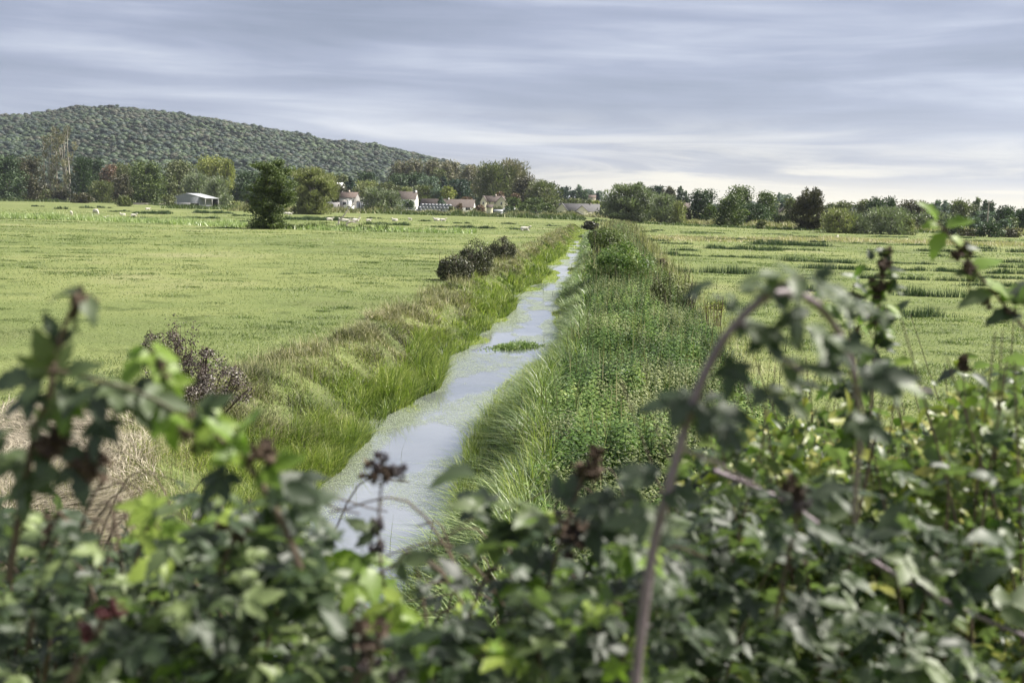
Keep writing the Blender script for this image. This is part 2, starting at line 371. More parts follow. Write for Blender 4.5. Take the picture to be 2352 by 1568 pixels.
# woodland covering it
I1V, I1F = ico(1)
def wood(name, P, rad, mat_i, tints, mats, ncard, csize):
    mb = MB(); n = len(P); r = np.random.default_rng(5)
    for vtn in range(5):
        sel = np.arange(n) % 5 == vtn
        TV = I1V * (1 + 0.42 * (fbm(I1V[:, 0] * 1.7 + vtn * 9, I1V[:, 1] * 1.7 + I1V[:, 2] * 2.3, vtn, 2) - .5)[:, None] * 2) * np.array([1, 1, .66])
        for m in range(len(mats)):
            s = sel & (mat_i == m)
            if not s.any(): continue
            q = r.uniform(0, 2 * np.pi, s.sum()); c, ss, o = np.cos(q), np.sin(q), np.zeros(s.sum())
            Rm = np.stack([np.stack([c, -ss, o], -1), np.stack([ss, c, o], -1), np.stack([o, o, o + 1], -1)], 1)
            inst(mb, TV, I1F, P[s], Rm, rad[s][:, None] * 0.93, tints[s] - .12, m)
    Q = np.array([[-1, -.6, 0], [.9, -.7, .15], [1, .7, 0], [-.8, .8, .2]]) * .5
    for m in range(len(mats)):
        s = np.where(mat_i == m)[0]; k = np.repeat(s, ncard); dd = rdir(len(k), r); dd[:, 2] = np.abs(dd[:, 2]) * 0.95 - .18
        pos = P[k] + dd * rad[k][:, None] * np.array([1, 1, .70]) * r.uniform(.88, 1.12, (len(k), 1))
        Rm = basis(rdir(len(k), r), nrm(dd + rdir(len(k), r) * .6))
        inst(mb, Q, [[0, 1, 2, 3]], pos, Rm, (csize * r.uniform(.6, 1.3, len(k)))[:, None], tints[k] + r.uniform(-.08, .10, len(k)), m)
    return mb.build(name, mats, smooth=True)
HM = [leafmat('hill_green', [(0, (0.020, 0.038, 0.018)), (1, (0.100, 0.140, 0.058))], 0.15, nscale=0.012, namt=0.28),
      leafmat('hill_blue', [(0, (0.014, 0.027, 0.022)), (1, (0.055, 0.085, 0.052))], 0.15, nscale=0.012),
      leafmat('hill_brown', [(0, (0.034, 0.038, 0.024)), (1, (0.100, 0.102, 0.060))], 0.15, nscale=0.012)]
r5 = np.random.default_rng(55)
nh = 27000
ppx = r5.uniform(-260, 1290, nh); py_ = np.sqrt(r5.uniform(790 ** 2, 1700 ** 2, nh))
hx = np.interp(ppx, pxg, rat) * py_; hz = hillz(hx, py_)
keep = hz > 0.3
ppx, py_, hx, hz = ppx[keep], py_[keep], hx[keep], hz[keep]
rad = (2.6 + 4.6 * r5.uniform(0, 1, len(hx)) ** 1.5) * np.interp(py_, [800, 1700], [1.0, 0.85])
rel = np.clip(hz / 140, 0, 1)
pb = np.clip(0.05 + 0.65 * rel ** 1.3 + 0.5 * (fbm(hx / 90, py_ / 140, 3) - .5), 0, .9)
u = r5.uniform(0, 1, len(hx)); mi_ = np.where(u < pb * .75, 2, np.where(r5.uniform(0, 1, len(hx)) < 0.40, 1, 0))
P = np.stack([hx, py_, hz + 5.5 + r5.normal(0, 1.5, len(hx)) + 2 + 7 * (fbm(hx / 26, py_ / 40, 17, 2) - .5)], -1)
w = wood('hillside_woodland', P, rad, mi_, np.clip(r5.uniform(.1, .6, len(hx)) + .9 * (fbm(hx / 70, py_ / 110, 13) - .45), 0, 1), HM, 26, 1.2)
tag(w, kind='stuff')
# belt of far trees closing the horizon on the right and between the farms
nb = 1500
bpx = r5.uniform(-250, 2700, nb); bd = r5.uniform(880, 1150, nb)
xb = pt(bpx, 470 + 0 * bpx, bd)[:, 0]
rb = r5.uniform(3.5, 6.5, nb) * (0.55 + 0.7 * vn(bpx / 90, 0 * bpx, 8))
P = np.stack([xb, bd, rb * 0.8 + r5.uniform(0, 3, nb)], -1)
w = wood('distant_woodland', P, rb, np.where(r5.uniform(0, 1, nb) < .6, 1, 0), r5.uniform(.1, .7, nb), HM, 34, 1.7)
tag(w, kind='stuff')

# ------------------------------------------------------------------ trees
QL = np.array([[-1, -.45, 0], [.2, -.6, .12], [1, .1, 0], [-.1, .6, .14]]) * .5
QT = np.array([[-1, -.22, 0], [.3, -.26, .1], [1, .02, 0], [.2, .26, .1]]) * .62
def zoomfn(x0, y0, k): return lambda a, b: (x0 + a * k, y0 + b * k)
Z1 = zoomfn(0, 207, .21); Z2 = zoomfn(357.5, 338.7, .192); Z3 = zoomfn(733.8, 348, .192)
Z4 = zoomfn(1110, 376.3, .192); Z5 = zoomfn(1505, 404.5, .18); Z6 = zoomfn(1881.6, 404.5, .20)
def horizon(px): return 469 + (px - 1176) * 0.02269
def dist_of(px, py): return float(gnd(px, py)[1])
BASED = 470.0
def make_tree(zf_, cx, top, bot, w, kind, col, label, d=None, cat='tree', name=None, clumps=None, dens=1.0, group='trees', trunk=None):
    r = np.random.default_rng(int(cx * 13 + top * 7 + w) % 99991)
    px, pyt = zf_(cx, top); _, pyb = zf_(cx, bot); k = zf_(1, 0)[0] - zf_(0, 0)[0]
    if d is None: d = min(dist_of(px, pyb), 560)
    m = d / FPX                                           # metres per pixel there
    base = pt(px, pyb, d); zb = max(base[2], 0.0); zt = pt(px, pyt, d)[2]
    if not clumps and zb < (.28 if cat == 'tree' else .6) * zt: zb = 0.0
    rx = w * k * m / 2 * 1.36; hh = zt - zb; X0 = base[0]
    root = empty(name or ('shrub' if cat in ('shrub', 'bush') else 'tree'), (X0, d, 0)); tag(root, label, cat, group)
    C = []                                                # clumps (centre, radii)
    if clumps:
        for (a, b, ra, rb) in clumps:
            qx, qy = zf_(a, b); p = pt(qx, qy, d); ra *= k * m; rb *= k * m
            C.append((p[0] - X0, r.uniform(-.35, .35) * rx, p[2], ra, min(ra, rb) * 1.1, rb))
            for _ in range(3): C.append((p[0] - X0 + r.normal() * ra * .5, r.uniform(-.5, .5) * rx, p[2] + r.normal() * rb * .4, ra * .6, ra * .6, rb * .6))
    else:
        zc, rz = zb + hh * .5, hh * .5
        n = {'round': 30, 'willow': 34, 'column': 14, 'cone': 16, 'sparse': 22, 'flame': 24}[kind]
        for i in range(n):
            t = (i + r.uniform(.2, .8)) / n
            if kind == 'column':
                zz = zb + hh * (0.06 + .88 * t); rr = rx * (.95 if t < .7 else .95 * (1 - (t - .7) / .36) + .1)
                C.append((r.normal() * rx * .18, r.normal() * rx * .18, zz, rr * .75, rr * .75, hh * .10))
            elif kind == 'cone':
                zz = zb + hh * (.02 + .9 * t); rr = rx * (1.0 - t * .85)
                a = r.uniform(0, 6.28); C.append((math.cos(a) * rr * .45, math.sin(a) * rr * .45, zz, rr * .62, rr * .62, hh * .08))
            else:
                cr_ = r.uniform(.24, .40) if kind != 'sparse' else r.uniform(.16, .26)
                tt = .04 + .9 * t; top_ = max(0., (tt - .42) / .58)
                prof = math.sqrt(max(0, 1 - top_ ** 2.1)) if kind != 'flame' else 1 - .72 * top_ ** 1.5
                prof *= (.86 + .14 * min(1, tt / .25)) if kind != 'sparse' else (.35 + .65 * min(1, tt / .45))
                a = i * 2.4 + r.uniform(-.5, .5); q = math.sqrt(r.uniform(.12, 1.0)) * .82
                C.append((math.cos(a) * rx * q * prof, math.sin(a) * rx * q * prof, zb + hh * tt, rx * cr_ * r.uniform(.95, 1.3), rx * cr_ * 1.1, min(hh * .5, rx * 1.4) * cr_ * (1.0 if kind != 'flame' else 1.35)))
    C = np.array(C)
    if not clumps:      # keep the crown between its base and its top
        C[:, 2] = np.minimum(C[:, 2], zt - C[:, 5] * .9); C[:, 2] = np.maximum(C[:, 2], zb + C[:, 5] * .55)
        C[:, 2] += (zt - (C[:, 2] + C[:, 5]).max())
    area = (2 * rx / m) * (hh / m) * (IWR ** 2) * .8
    nl = int(np.clip(area * 3.0 * dens * (0.35 if kind == 'sparse' else 1), 300, 15000))
    wgt = (C[:, 3] * C[:, 5]) ** .9; wgt /= wgt.sum()
    ci = r.choice(len(C), nl, p=wgt); dd = rdir(nl, r)
    rr = r.uniform(.25, 1.0, nl) ** .45 * (1 + (r.uniform(0, 1, nl) < .08) * r.uniform(0, .35, nl))
    pos = C[ci, :3] + dd * C[ci, 3:] * rr[:, None]
    nz = nrm(dd * 1.3 + rdir(nl, r) * .6 + np.array([0, 0, .3]))
    s = 1.75 * m / IWR * r.uniform(.6, 1.35, nl)
    tint = .5 + r.uniform(-.28, .28, nl) + (vn(ci * 1.7, ci * .3, 5) - .5) * .6
    if kind in ('willow', 'flame', 'sparse', 'cone'):
        xa = nrm(dd * np.array([1, 1, .6]) + np.array([0, 0, .9 if kind != 'cone' else -.3]) + rdir(nl, r) * .45); Rm = basis(xa, nz); T = QT; s = s * 1.35
    else: Rm = basis(rdir(nl, r), nz); T = QL
    mb = MB(); inst(mb, T, [[0, 1, 2, 3]], pos, Rm, s[:, None], tint)
    # low, dark inner mass so that little sky shows through the middle of dense crowns
    if kind in ('round', 'willow', 'cone', 'column', 'flame'):
        core = nl // 4; ci = r.choice(len(C), core, p=wgt)
        pos = C[ci, :3] * np.array([.75, .75, 1]) + rdir(core, r) * C[ci, 3:] * .55; pos[:, 2] -= 0.03 * hh
        inst(mb, QL, [[0, 1, 2, 3]], pos, basis(rdir(core, r), rdir(core, r)), np.full((core, 1), 3.2 * m / IWR), tint[:core])
    nm = 'crown' if cat == 'tree' else 'foliage'
    mb.build(nm, LM[col], root)
    # trunk and limbs
    tb = MB(); th = (zb + hh * .75) if kind not in ('cone', 'column') else zb + hh * .9
    tr = max(.05, rx * .055)
    if kind == 'sparse':
        for q in (-.45, .1, .35):
            tube(tb, curve([(q * rx, 0, -.1), (q * rx * 1.05, .2, hh * .35), (q * rx * .9, 0, hh * .72), (q * rx * 1.1, 0, hh * .95)], 8), np.linspace(tr * 1.4, tr * .25, 8), 6)
    else:
        tube(tb, curve([(0, 0, -.1), (.06 * rx, 0, th * .4), (-.04 * rx, 0, th)], 7), np.linspace(tr * 1.5, tr * .3, 7), 6)
    order = np.argsort(-C[:, 3])
    for j in order[:9]:
        c = C[j]; z0 = min(max(.15 * th, c[2] * .45), th * .8)
        tube(tb, curve([(0, 0, z0), (c[0] * .5, c[1] * .5, (z0 + c[2]) * .52), (c[0], c[1], c[2] + c[5] * .3)], 6), np.linspace(tr * .7, tr * .12, 6), 5)
    tb.build('trunk' if cat == 'tree' else 'stem', trunk or (M_palebark if kind == 'sparse' else M_bark), root)
    return root
IWR = 1024 / IW
T = make_tree
# far left wood edge
T(Z1, 70, 690, 1210, 340, 'round', 'dark', 'big dark green tree at the left end of the tree line')
T(Z1, -120, 700, 1210, 320, 'round', 'dark', 'dark tree cut by the left edge of the picture', 545)
T(Z1, 310, 700, 1210, 280, 'round', 'bark', 'brown green tree between the leftmost dark tree and the bare poplars')
T(Z1, 545, 470, 1190, 190, 'sparse', 'brown', 'shorter of the two thinly leaved brown poplars')
T(Z1, 705, 385, 1195, 270, 'sparse', 'brown', 'tallest thinly leaved brown poplar on the left')
T(Z1, 500, 1080, 1212, 160, 'round', 'olive', 'low olive bush at the foot of the brown poplars', cat='shrub')
T(Z1, 640, 1090, 1218, 200, 'round', 'bark', 'low brown bush right of the olive one below the poplars', cat='shrub')
T(Z1, 920, 715, 1225, 240, 'flame', 'dark', 'dark blue green pointed tree right of the brown poplars')
T(Z1, 1045, 730, 1230, 200, 'round', 'dark', 'dark tree leaning on the blue green pointed one', 560)
T(Z1, 1120, 985, 1240, 240, 'willow', 'olive', 'grey brown shrub in front of the dark tree line', cat='shrub', d=480)
T(Z1, 1215, 795, 1230, 170, 'round', 'red', 'small rusty tree topping the left tree line', 555)
T(Z1, 1350, 790, 1240, 210, 'willow', 'olive', 'olive yellow tree behind a dark one left of the round tree', 565)
T(Z1, 1345, 900, 1242, 230, 'round', 'bark', 'short dark tree left of the big round tree', 500)
T(Z1, 1610, 760, 1235, 340, 'round', 'green', 'big evenly round green tree standing left of the barn', 450, dens=1.2)
T(Z1, 1365, 1145, 1272, 140, 'flame', 'olive', 'small yellow green bush standing alone before the stone wall', cat='shrub')
T(Z1, 900, 1120, 1236, 230, 'round', 'bark', 'dark undergrowth bush beneath the blue green pointed tree', cat='shrub')
T(Z2, 280, 130, 690, 400, 'round', 'olive', 'tall grey olive tree rising behind the barn', 500)
T(Z2, 690, 75, 600, 360, 'round', 'yellow', 'bright yellow green tree, the yellowest of the left wood', 545)
T(Z2, 870, 120, 600, 180, 'flame', 'yellow', 'narrow yellow tree at the right shoulder of the bright yellow one', 540)
T(Z2, 500, 285, 680, 310, 'willow', 'grey', 'silver willow directly behind the barn roof', 440)
T(Z2, 730, 340, 690, 270, 'willow', 'grey', 'silver willow right of the barn roof', 425)
T(Z2, 1090, 260, 700, 340, 'round', 'dark', 'dark grey green tree between willows and field tree', 460)
T(Z2, 160, 560, 702, 140, 'round', 'olive', 'yellow green bush against the left wall of the barn', 380, cat='shrub')
T(Z2, 850, 560, 702, 160, 'willow', 'grey', 'grey shrub in the gap right of the barn', 400, cat='shrub')
T(Z2, 960, 640, 705, 150, 'willow', 'pale', 'pale low shrub left of the big field tree', 390, cat='shrub')
T(Z2, 1380, 130, 975, 620, 'round', 'green', 'large ivy clad tree standing alone in the left pasture', clumps=[
 (1170, 213, 75, 28), (1300, 220, 150, 60), (1420, 210, 130, 70), (1490, 290, 110, 70), (1380, 320, 170, 90), (1300, 330, 90, 60), (1530, 380, 90, 70), (1300, 430, 130, 70), (1460, 440, 170, 80),
 (1620, 440, 90, 60), (1640, 540, 70, 60), (1380, 520, 200, 90), (1200, 490, 80, 50), (1170, 600, 100, 60), (1330, 630, 190, 90), (1510, 610, 120, 80), (1590, 660, 60, 50), (1160, 690, 80, 50),
 (1320, 740, 170, 80), (1490, 720, 90, 70), (1350, 840, 190, 80), (1500, 850, 80, 90), (1220, 920, 90, 50), (1380, 925, 200, 55), (1160, 945, 60, 26), (1500, 940, 80, 45)], dens=1.5)
T(Z2, 1890, 240, 795, 600, 'willow', 'pale', 'big pale yellow willow with a fan of bare stems', clumps=[
 (1780, 330, 130, 90), (1850, 290, 130, 60), (1960, 330, 110, 70), (2020, 400, 110, 80), (1690, 330, 90, 70), (1880, 430, 170, 90), (2090, 490, 80, 80), (1720, 450, 110, 80), (1820, 560, 120, 70),
 (1980, 530, 110, 70), (2110, 570, 70, 60), (1760, 540, 120, 90), (1900, 620, 150, 90), (2050, 480, 120, 90), (2070, 400, 90, 70), (1880, 740, 160, 60), (2000, 690, 90, 60), (1700, 600, 90, 90), (1830, 690, 130, 80), (1740, 740, 110, 50), (1930, 740, 80, 40), (2040, 610, 60, 40), (1880, 775, 190, 40), (1700, 770, 110, 40)], d=266, dens=2.0, trunk=M_palebark)
# village gardens, left part
T(Z3, 360, 300, 560, 200, 'cone', 'fir', 'black green conifer behind the grey ruined house', 520)
T(Z3, 560, 235, 480, 230, 'round', 'dark', 'dark pine above the twin willows', 560)
T(Z3, 250, 262, 520, 210, 'round', 'olive', 'olive tree beside the white far roof', 620)
T(Z3, 245, 385, 690, 190, 'round', 'bark', 'small brown green tree below the far white roof', 470)
T(Z3, 570, 340, 560, 240, 'willow', 'pale', 'pale yellow willow behind the silver one', 470)
T(Z3, 790, 355, 580, 230, 'round', 'olive', 'olive round tree left of the brown roofed house', 480)
T(Z3, 930, 400, 570, 120, 'round', 'olive', 'small olive tree just over the left of the brown roof', 490)
T(Z3, 1050, 420, 560, 150, 'willow', 'pale', 'pale bush showing over the brown roof by the chimney', 490)
T(Z3, 665, 422, 690, 260, 'willow', 'grey', 'silver willow in front of the village, left half', 330)
T(Z3, 830, 450, 692, 290, 'willow', 'grey', 'silver willow in front of the village, right half', 335)
T(Z3, 960, 90, 520, 240, 'round', 'brown', 'leftmost tall autumn brown poplar behind the village', 640)
T(Z3, 1130, 80, 520, 220, 'round', 'brown', 'second tall autumn brown poplar from the left', 640)
T(Z3, 1330, 78, 520, 240, 'round', 'brown', 'autumn brown poplar with the highest top left of the big poplar', 640)
T(Z3, 1560, 90, 520, 260, 'round', 'brown', 'wide autumn brown poplar above the dark conifers', 630)
T(Z3, 1430, 190, 520, 200, 'round', 'olive', 'olive crown between two autumn poplars', 620)
T(Z3, 1780, 140, 520, 240, 'round', 'brown', 'autumn poplar on the skyline where the hill ends', 620)
T(Z3, 1930, 160, 520, 180, 'round', 'brown', 'narrow autumn poplar left of the tallest poplar', 600)
T(Z3, 960, 245, 570, 320, 'round', 'dark', 'broad dark tree behind the brown roofed house', 540)
T(Z3, 1160, 235, 570, 260, 'round', 'dark', 'dark tree in the middle below the autumn poplars', 545)
T(Z3, 1300, 280, 570, 260, 'round', 'blue', 'blue green tree right of the dark middle tree', 530)
T(Z3, 1480, 290, 560, 200, 'cone', 'fir', 'left one of two black green conifers', 535)
T(Z3, 1680, 320, 580, 260, 'round', 'fir', 'black green conifer over the long bungalow roof', 500)
T(Z3, 1250, 400, 580, 250, 'willow', 'olive', 'brown olive tree behind the left end of the bungalow', 480)
T(Z3, 1400, 440, 580, 150, 'willow', 'blue', 'grey green small tree over the bungalow ridge', 478)
T(Z3, 1540, 410, 580, 160, 'round', 'yellow', 'small yellow green tree over the middle of the bungalow', 476)
T(Z3, 1060, 575, 690, 140, 'round', 'dark', 'dark bush in front of the white house wall', 420, cat='shrub')
T(Z3, 1458, 540, 662, 130, 'cone', 'blue', 'small spreading conifer against the bungalow roof', 425)
T(Z3, 1675, 625, 712, 62, 'flame', 'red', 'narrow purple bush at the bungalow wall', 425, cat='shrub')
T(Z3, 1765, 540, 600, 120, 'round', 'red', 'purple leaved tree top over the right bungalow roof', 480)
T(Z3, 1920, 635, 725, 110, 'round', 'red', 'purple bush left of the cream house', 420, cat='shrub')
T(Z3, 2270, 655, 757, 120, 'round', 'dark', 'dark bush right of the summerhouse', 400, cat='shrub')
T(Z3, 2120, 655, 692, 150, 'round', 'olive', 'climbing hedge along the front of the cream house', 425, cat='hedge', name='hedge')
T(Z3, 1580, 655, 715, 70, 'round', 'olive', 'small olive bush right of the black bales', 415, cat='shrub')
T(Z3, 1860, 675, 712, 50, 'round', 'pale', 'small pale bush at the right corner of the bungalow', 420, cat='shrub')
# centre
T(Z4, 130, -40, 560, 380, 'willow', 'olive', 'left half of the tallest poplar group over the cream house', 520, dens=1.1)
T(Z4, 330, -62, 520, 400, 'willow', 'brown', 'tallest poplar, its brown top above everything but the hill', 530, dens=1.2)
T(Z4, 470, 120, 560, 300, 'round', 'bark', 'dark lower shoulder of the tallest poplar', 500)
T(Z4, 710, 185, 560, 380, 'willow', 'olive', 'wide brown olive tree sloping down right of the tallest poplar', 490)
T(Z4, 200, 330, 420, 90, 'round', 'red', 'small orange tree behind the cream house chimney', 470)
T(Z4, 385, 350, 470, 100, 'round', 'red', 'small orange tree right of the cream house', 450)
T(Z4, 365, 390, 580, 190, 'round', 'green', 'green garden tree touching the cream house', 420)
T(Z4, 610, 395, 580, 240, 'round', 'green', 'broad leafy garden tree between the two cream houses', 425)
T(Z4, 490, 470, 585, 130, 'round', 'green', 'round green shrub left of the garden pair', 400, cat='shrub')
T(Z4, 620, 490, 585, 130, 'round', 'green', 'round green shrub in the middle of the gardens', 398, cat='shrub')
T(Z4, 760, 465, 582, 130, 'round', 'green', 'ball shaped green bush left of the cream bungalow', 400, cat='shrub')
T(Z4, 850, 430, 560, 160, 'round', 'olive', 'olive tree behind the left gable of the cream bungalow', 440)
T(Z4, 940, 410, 560, 120, 'willow', 'olive', 'small olive tree over the bungalow gable', 450)
for i, (a, b, c, w_, col, lb) in enumerate([(560, 575, 618, 130, 'dark', 'low dark hedge bush beneath the garden trees'), (700, 565, 620, 110, 'dark', 'low dark bush beneath the ball shaped bush'),
     (770, 572, 622, 110, 'olive', 'low pale green bush left of the bungalow fence'), (830, 548, 612, 100, 'olive', 'grassy bush at the foot of the left bungalow gable'),
     (900, 572, 622, 90, 'dark', 'dark low bush before the bungalow wall'), (1022, 565, 620, 60, 'dark', 'upright dark bush between the bungalow gables'), (320, 560, 612, 120, 'dark', 'dark bush below the polytunnel'),
     (400, 565, 615, 100, 'green', 'green low bush right of the polytunnel')]):
    T(Z4, a, b, c, w_, 'round', col, lb, 385, cat='shrub')
T(Z4, 800, 222, 420, 130, 'round', 'blue', 'hazy far tree behind the olive slope', 800)
T(Z4, 955, 265, 420, 170, 'round', 'fir', 'dark flat topped cedar in the gap of the skyline', 700)
T(Z4, 1085, 310, 430, 120, 'round', 'fir', 'dark fir right of the flat topped cedar', 690)
T(Z4, 1140, 240, 420, 90, 'column', 'blue', 'tall grey poplar in the gap of the skyline', 760)
T(Z4, 1185, 310, 430, 130, 'flame', 'dark', 'dark tree in front of the grey poplar', 680)
T(Z4, 1270, 300, 430, 120, 'round', 'blue', 'far hazy tree above the small red roof', 950)
T(Z4, 1385, 318, 430, 110, 'round', 'blue', 'far hazy tree just left of the large willow', 950)
T(Z4, 1370, 350, 430, 50, 'cone', 'fir', 'tiny dark fir beside the small red roof', 780)
T(Z4, 1095, 410, 480, 190, 'round', 'olive', 'olive hedge tree behind the bungalow ridge', 520)
T(Z4, 1240, 430, 485, 150, 'round', 'olive', 'low olive tree below the small red roof', 520)
T(Z4, 1350, 440, 520, 120, 'round', 'yellow', 'yellow green tree between bungalow and large willow', 450)
T(Z4, 1750, 235, 690, 740, 'willow', 'grey', 'large spreading willow right of the cream bungalow', clumps=[
 (1870, 270, 60, 45), (1640, 300, 120, 60), (1760, 310, 140, 70), (1900, 350, 130, 80), (1520, 370, 110, 70), (1480, 470, 90, 80), (1640, 430, 160, 90), (1830, 450, 150, 90), (2000, 420, 90, 80),
 (1460, 570, 80, 60), (1600, 560, 150, 90), (1780, 580, 160, 80), (1960, 560, 120, 90), (1520, 620, 110, 40), (1700, 640, 150, 45), (1900, 640, 160, 50), (2040, 500, 70, 90)], d=270, dens=1.2)
T(Z4, 2170, 345, 695, 300, 'willow', 'grey', 'tall grey willow on the right flank of the large willow', 262)
T(Z4, 2345, 430, 695, 150, 'willow', 'pale', 'narrow pale willow at the end of the willow group', 258)
T(Z4, 2070, 248, 460, 200, 'round', 'fir', 'dark cedar top behind the large willow', 480)
T(Z4, 2225, 265, 480, 150, 'round', 'bark', 'brown tree top right of the dark cedar', 470)
# right half
T(Z5, 305, 115, 360, 95, 'column', 'dark', 'dark columnar poplar, the taller of two', 560)
T(Z5, 385, 185, 370, 110, 'cone', 'dark', 'dark pointed tree at the right foot of the columnar poplar', 555)
T(Z5, 235, 230, 380, 70, 'column', 'blue', 'grey green slim tree left of the columnar poplar', 570)
T(Z5, 370, 400, 572, 180, 'round', 'bark', 'dark brown bush below the brown roof', 300, cat='shrub')
T(Z5, 590, 148, 560, 300, 'round', 'dark', 'dark green oak right of the brown roof', 300)
T(Z5, 690, 350, 560, 150, 'round', 'green', 'lighter green bush leaning on the dark oak', 290, cat='shrub')
T(Z5, 930, 220, 622, 350, 'round', 'green', 'broad leafy tree standing forward of the oak group', 235)
T(Z5, 1070, 103, 520, 300, 'round', 'green', 'highest oak of the group on the right', 300)
T(Z5, 1385, 170, 520, 280, 'round', 'green', 'oak with sky gaps in its flat top', 300, dens=.8)
T(Z5, 1270, 335, 590, 340, 'round', 'dark', 'wide low dark tree in front of the oaks', 255)
T(Z5, 1350, 555, 636, 100, 'round', 'olive', 'little round green bush by the pale reeds', 215, cat='shrub')
T(Z5, 1570, 200, 440, 90, 'column', 'blue', 'far hazy pine left of the far hazy wood', 700)
T(Z5, 1655, 215, 440, 230, 'round', 'blue', 'far hazy grey wood top above the white bungalow', 720)
T(Z5, 1600, 318, 450, 120, 'cone', 'fir', 'small dark fir behind the lamp pole', 480)
T(Z5, 1510, 420, 560, 140, 'round', 'dark', 'dark bush left of the white bungalow', 330, cat='shrub')
T(Z5, 1600, 490, 575, 150, 'round', 'green', 'hedge bush below the white bungalow', 300, cat='shrub')
T(Z5, 1720, 270, 560, 150, 'willow', 'olive', 'olive tree hidden behind the dark upright tree', 300)
T(Z5, 1965, 180, 690, 440, 'flame', 'bark', 'dark brown egg shaped tree with upright branches', clumps=[
 (1960, 300, 110, 110), (2060, 300, 80, 110), (1870, 330, 80, 100), (1960, 420, 150, 90), (2110, 420, 70, 90), (1810, 430, 70, 90), (1980, 540, 160, 80), (2110, 550, 70, 70), (1810, 550, 60, 60), (1900, 620, 100, 50), (2050, 630, 110, 45), (1930, 230, 50, 50), (2050, 230, 50, 50)], dens=1.3)
T(Z6, 200, 362, 640, 300, 'willow', 'pale', 'silvery dome willow right of the dark egg shaped tree', 192)
T(Z6, 400, 420, 640, 330, 'willow', 'grey', 'lower grey dome joined to the silvery willow', 194)
T(Z6, 280, 275, 560, 230, 'round', 'olive', 'olive tree behind the silvery dome willow', 300)
T(Z6, 110, 300, 560, 160, 'round', 'olive', 'faint olive tree close right of the egg shaped tree', 420)
T(Z6, 635, 225, 575, 270, 'round', 'dark', 'dark tree with bare twigs on its crown', 230)
T(Z6, 500, 258, 560, 180, 'round', 'olive', 'grey brown tree left of the twiggy dark tree', 330)
T(Z6, 800, 232, 560, 140, 'flame', 'dark', 'pointed tree behind two willows on the right', 280)
T(Z6, 820, 345, 650, 400, 'willow', 'grey', 'broad silver willow bush on the right field edge', 190)
T(Z6, 1010, 480, 650, 160, 'willow', 'pale', 'pale skirt bush at the right side of the silver willow bush', 190, cat='shrub')
T(Z6, 1080, 262, 600, 310, 'round', 'bark', 'dark dome tree right of the silver willow bush', 240)
T(Z6, 1310, 395, 610, 350, 'willow', 'grey', 'olive mass behind the thin bramble shoot', 230)
T(Z6, 1340, 265, 500, 150, 'column', 'blue', 'left poplar of the far right poplar row', 420)
T(Z6, 1430, 265, 500, 120, 'column', 'blue', 'second poplar of the far right poplar row', 425)
T(Z6, 1600, 255, 600, 280, 'round', 'olive', 'brown olive tree before the far right poplars', 300)
T(Z6, 1790, 235, 480, 120, 'column', 'green', 'highest poplar of the far right row', 400)
T(Z6, 1895, 262, 480, 100, 'column', 'dark', 'dark slim poplar left of the utility pole top', 405)
T(Z6, 1965, 270, 480, 90, 'column', 'dark', 'dark slim poplar right of the utility pole top', 405)
T(Z6, 1890, 390, 570, 200, 'round', 'blue', 'grey green tree behind the utility pole', 300)
T(Z6, 2130, 335, 560, 190, 'flame', 'dark', 'dark twiggy tree right of the slim poplars', 290)
T(Z6, 2330, 350, 640, 200, 'round', 'dark', 'dark tree at the right edge of the picture', 250)
T(Z6, 2215, 470, 600, 110, 'round', 'green', 'yellow green small tree near the right edge', 240)
T(Z6, 1520, 468, 668, 200, 'round', 'dark', 'dark clipped round bush behind the thin bramble shoot', 195, cat='shrub')
T(Z6, 1780, 465, 592, 140, 'round', 'blue', 'blue grey ball shaped pollard, left one of two', 235, dens=1.3)
T(Z6, 2130, 490, 604, 130, 'round', 'blue', 'blue grey ball shaped pollard, right one of two', 230, dens=1.3)
T(Z6, 1950, 520, 680, 230, 'round', 'dark', 'dark round hedge bush in front of the pole', 190, cat='shrub')
T(Z6, 2190, 600, 680, 240, 'round', 'bark', 'low brown bramble bush near the right edge', 192, cat='shrub')
T(Z6, 1700, 600, 680, 230, 'round', 'bark', 'low brown bramble bush between the two dark round bushes', 194, cat='shrub')
# ------------------------------------------------------------------ grass and bank vegetation (stuff)
rg = np.random.default_rng(21)
GR = leafmat('pasture_blades', [(0.0, (0.052, 0.080, 0.026)), (0.35, (0.115, 0.150, 0.050)), (0.7, (0.192, 0.236, 0.102)), (1.0, (0.33, 0.32, 0.19))], 0.3, nscale=.3, namt=.12)
LUSH = leafmat('lush_grass', [(0.0, (0.034, 0.062, 0.012)), (0.45, (0.165, 0.225, 0.045)), (1.0, (0.400, 0.430, 0.130))], 0.35, nscale=.5, namt=.15, rough=.45)
TUSS = leafmat('tussock_grass', [(0.0, (0.040, 0.044, 0.020)), (0.4, (0.155, 0.160, 0.075)), (0.75, (0.320, 0.300, 0.160)), (1.0, (0.46, 0.40, 0.26))], 0.25, nscale=.6, namt=.22)
SEDGE = leafmat('sweet_grass', [(0.0, (0.020, 0.045, 0.012)), (0.5, (0.120, 0.185, 0.050)), (1.0, (0.400, 0.460, 0.230))], 0.3, nscale=.6, namt=.18, rough=.38, spec=.5)
STRAW = leafmat('dead_straw', [(0.0, (0.09, 0.075, 0.05)), (0.5, (0.27, 0.235, 0.17)), (1.0, (0.50, 0.45, 0.35))], 0.1, nscale=1.2, namt=.15, tcol=(1, 1, 1))
RUSH = leafmat('rush_stems', [(0.0, (0.022, 0.050, 0.022)), (0.5, (0.055, 0.098, 0.040)), (1.0, (0.150, 0.190, 0.085))], 0.12, nscale=.5, namt=.1)
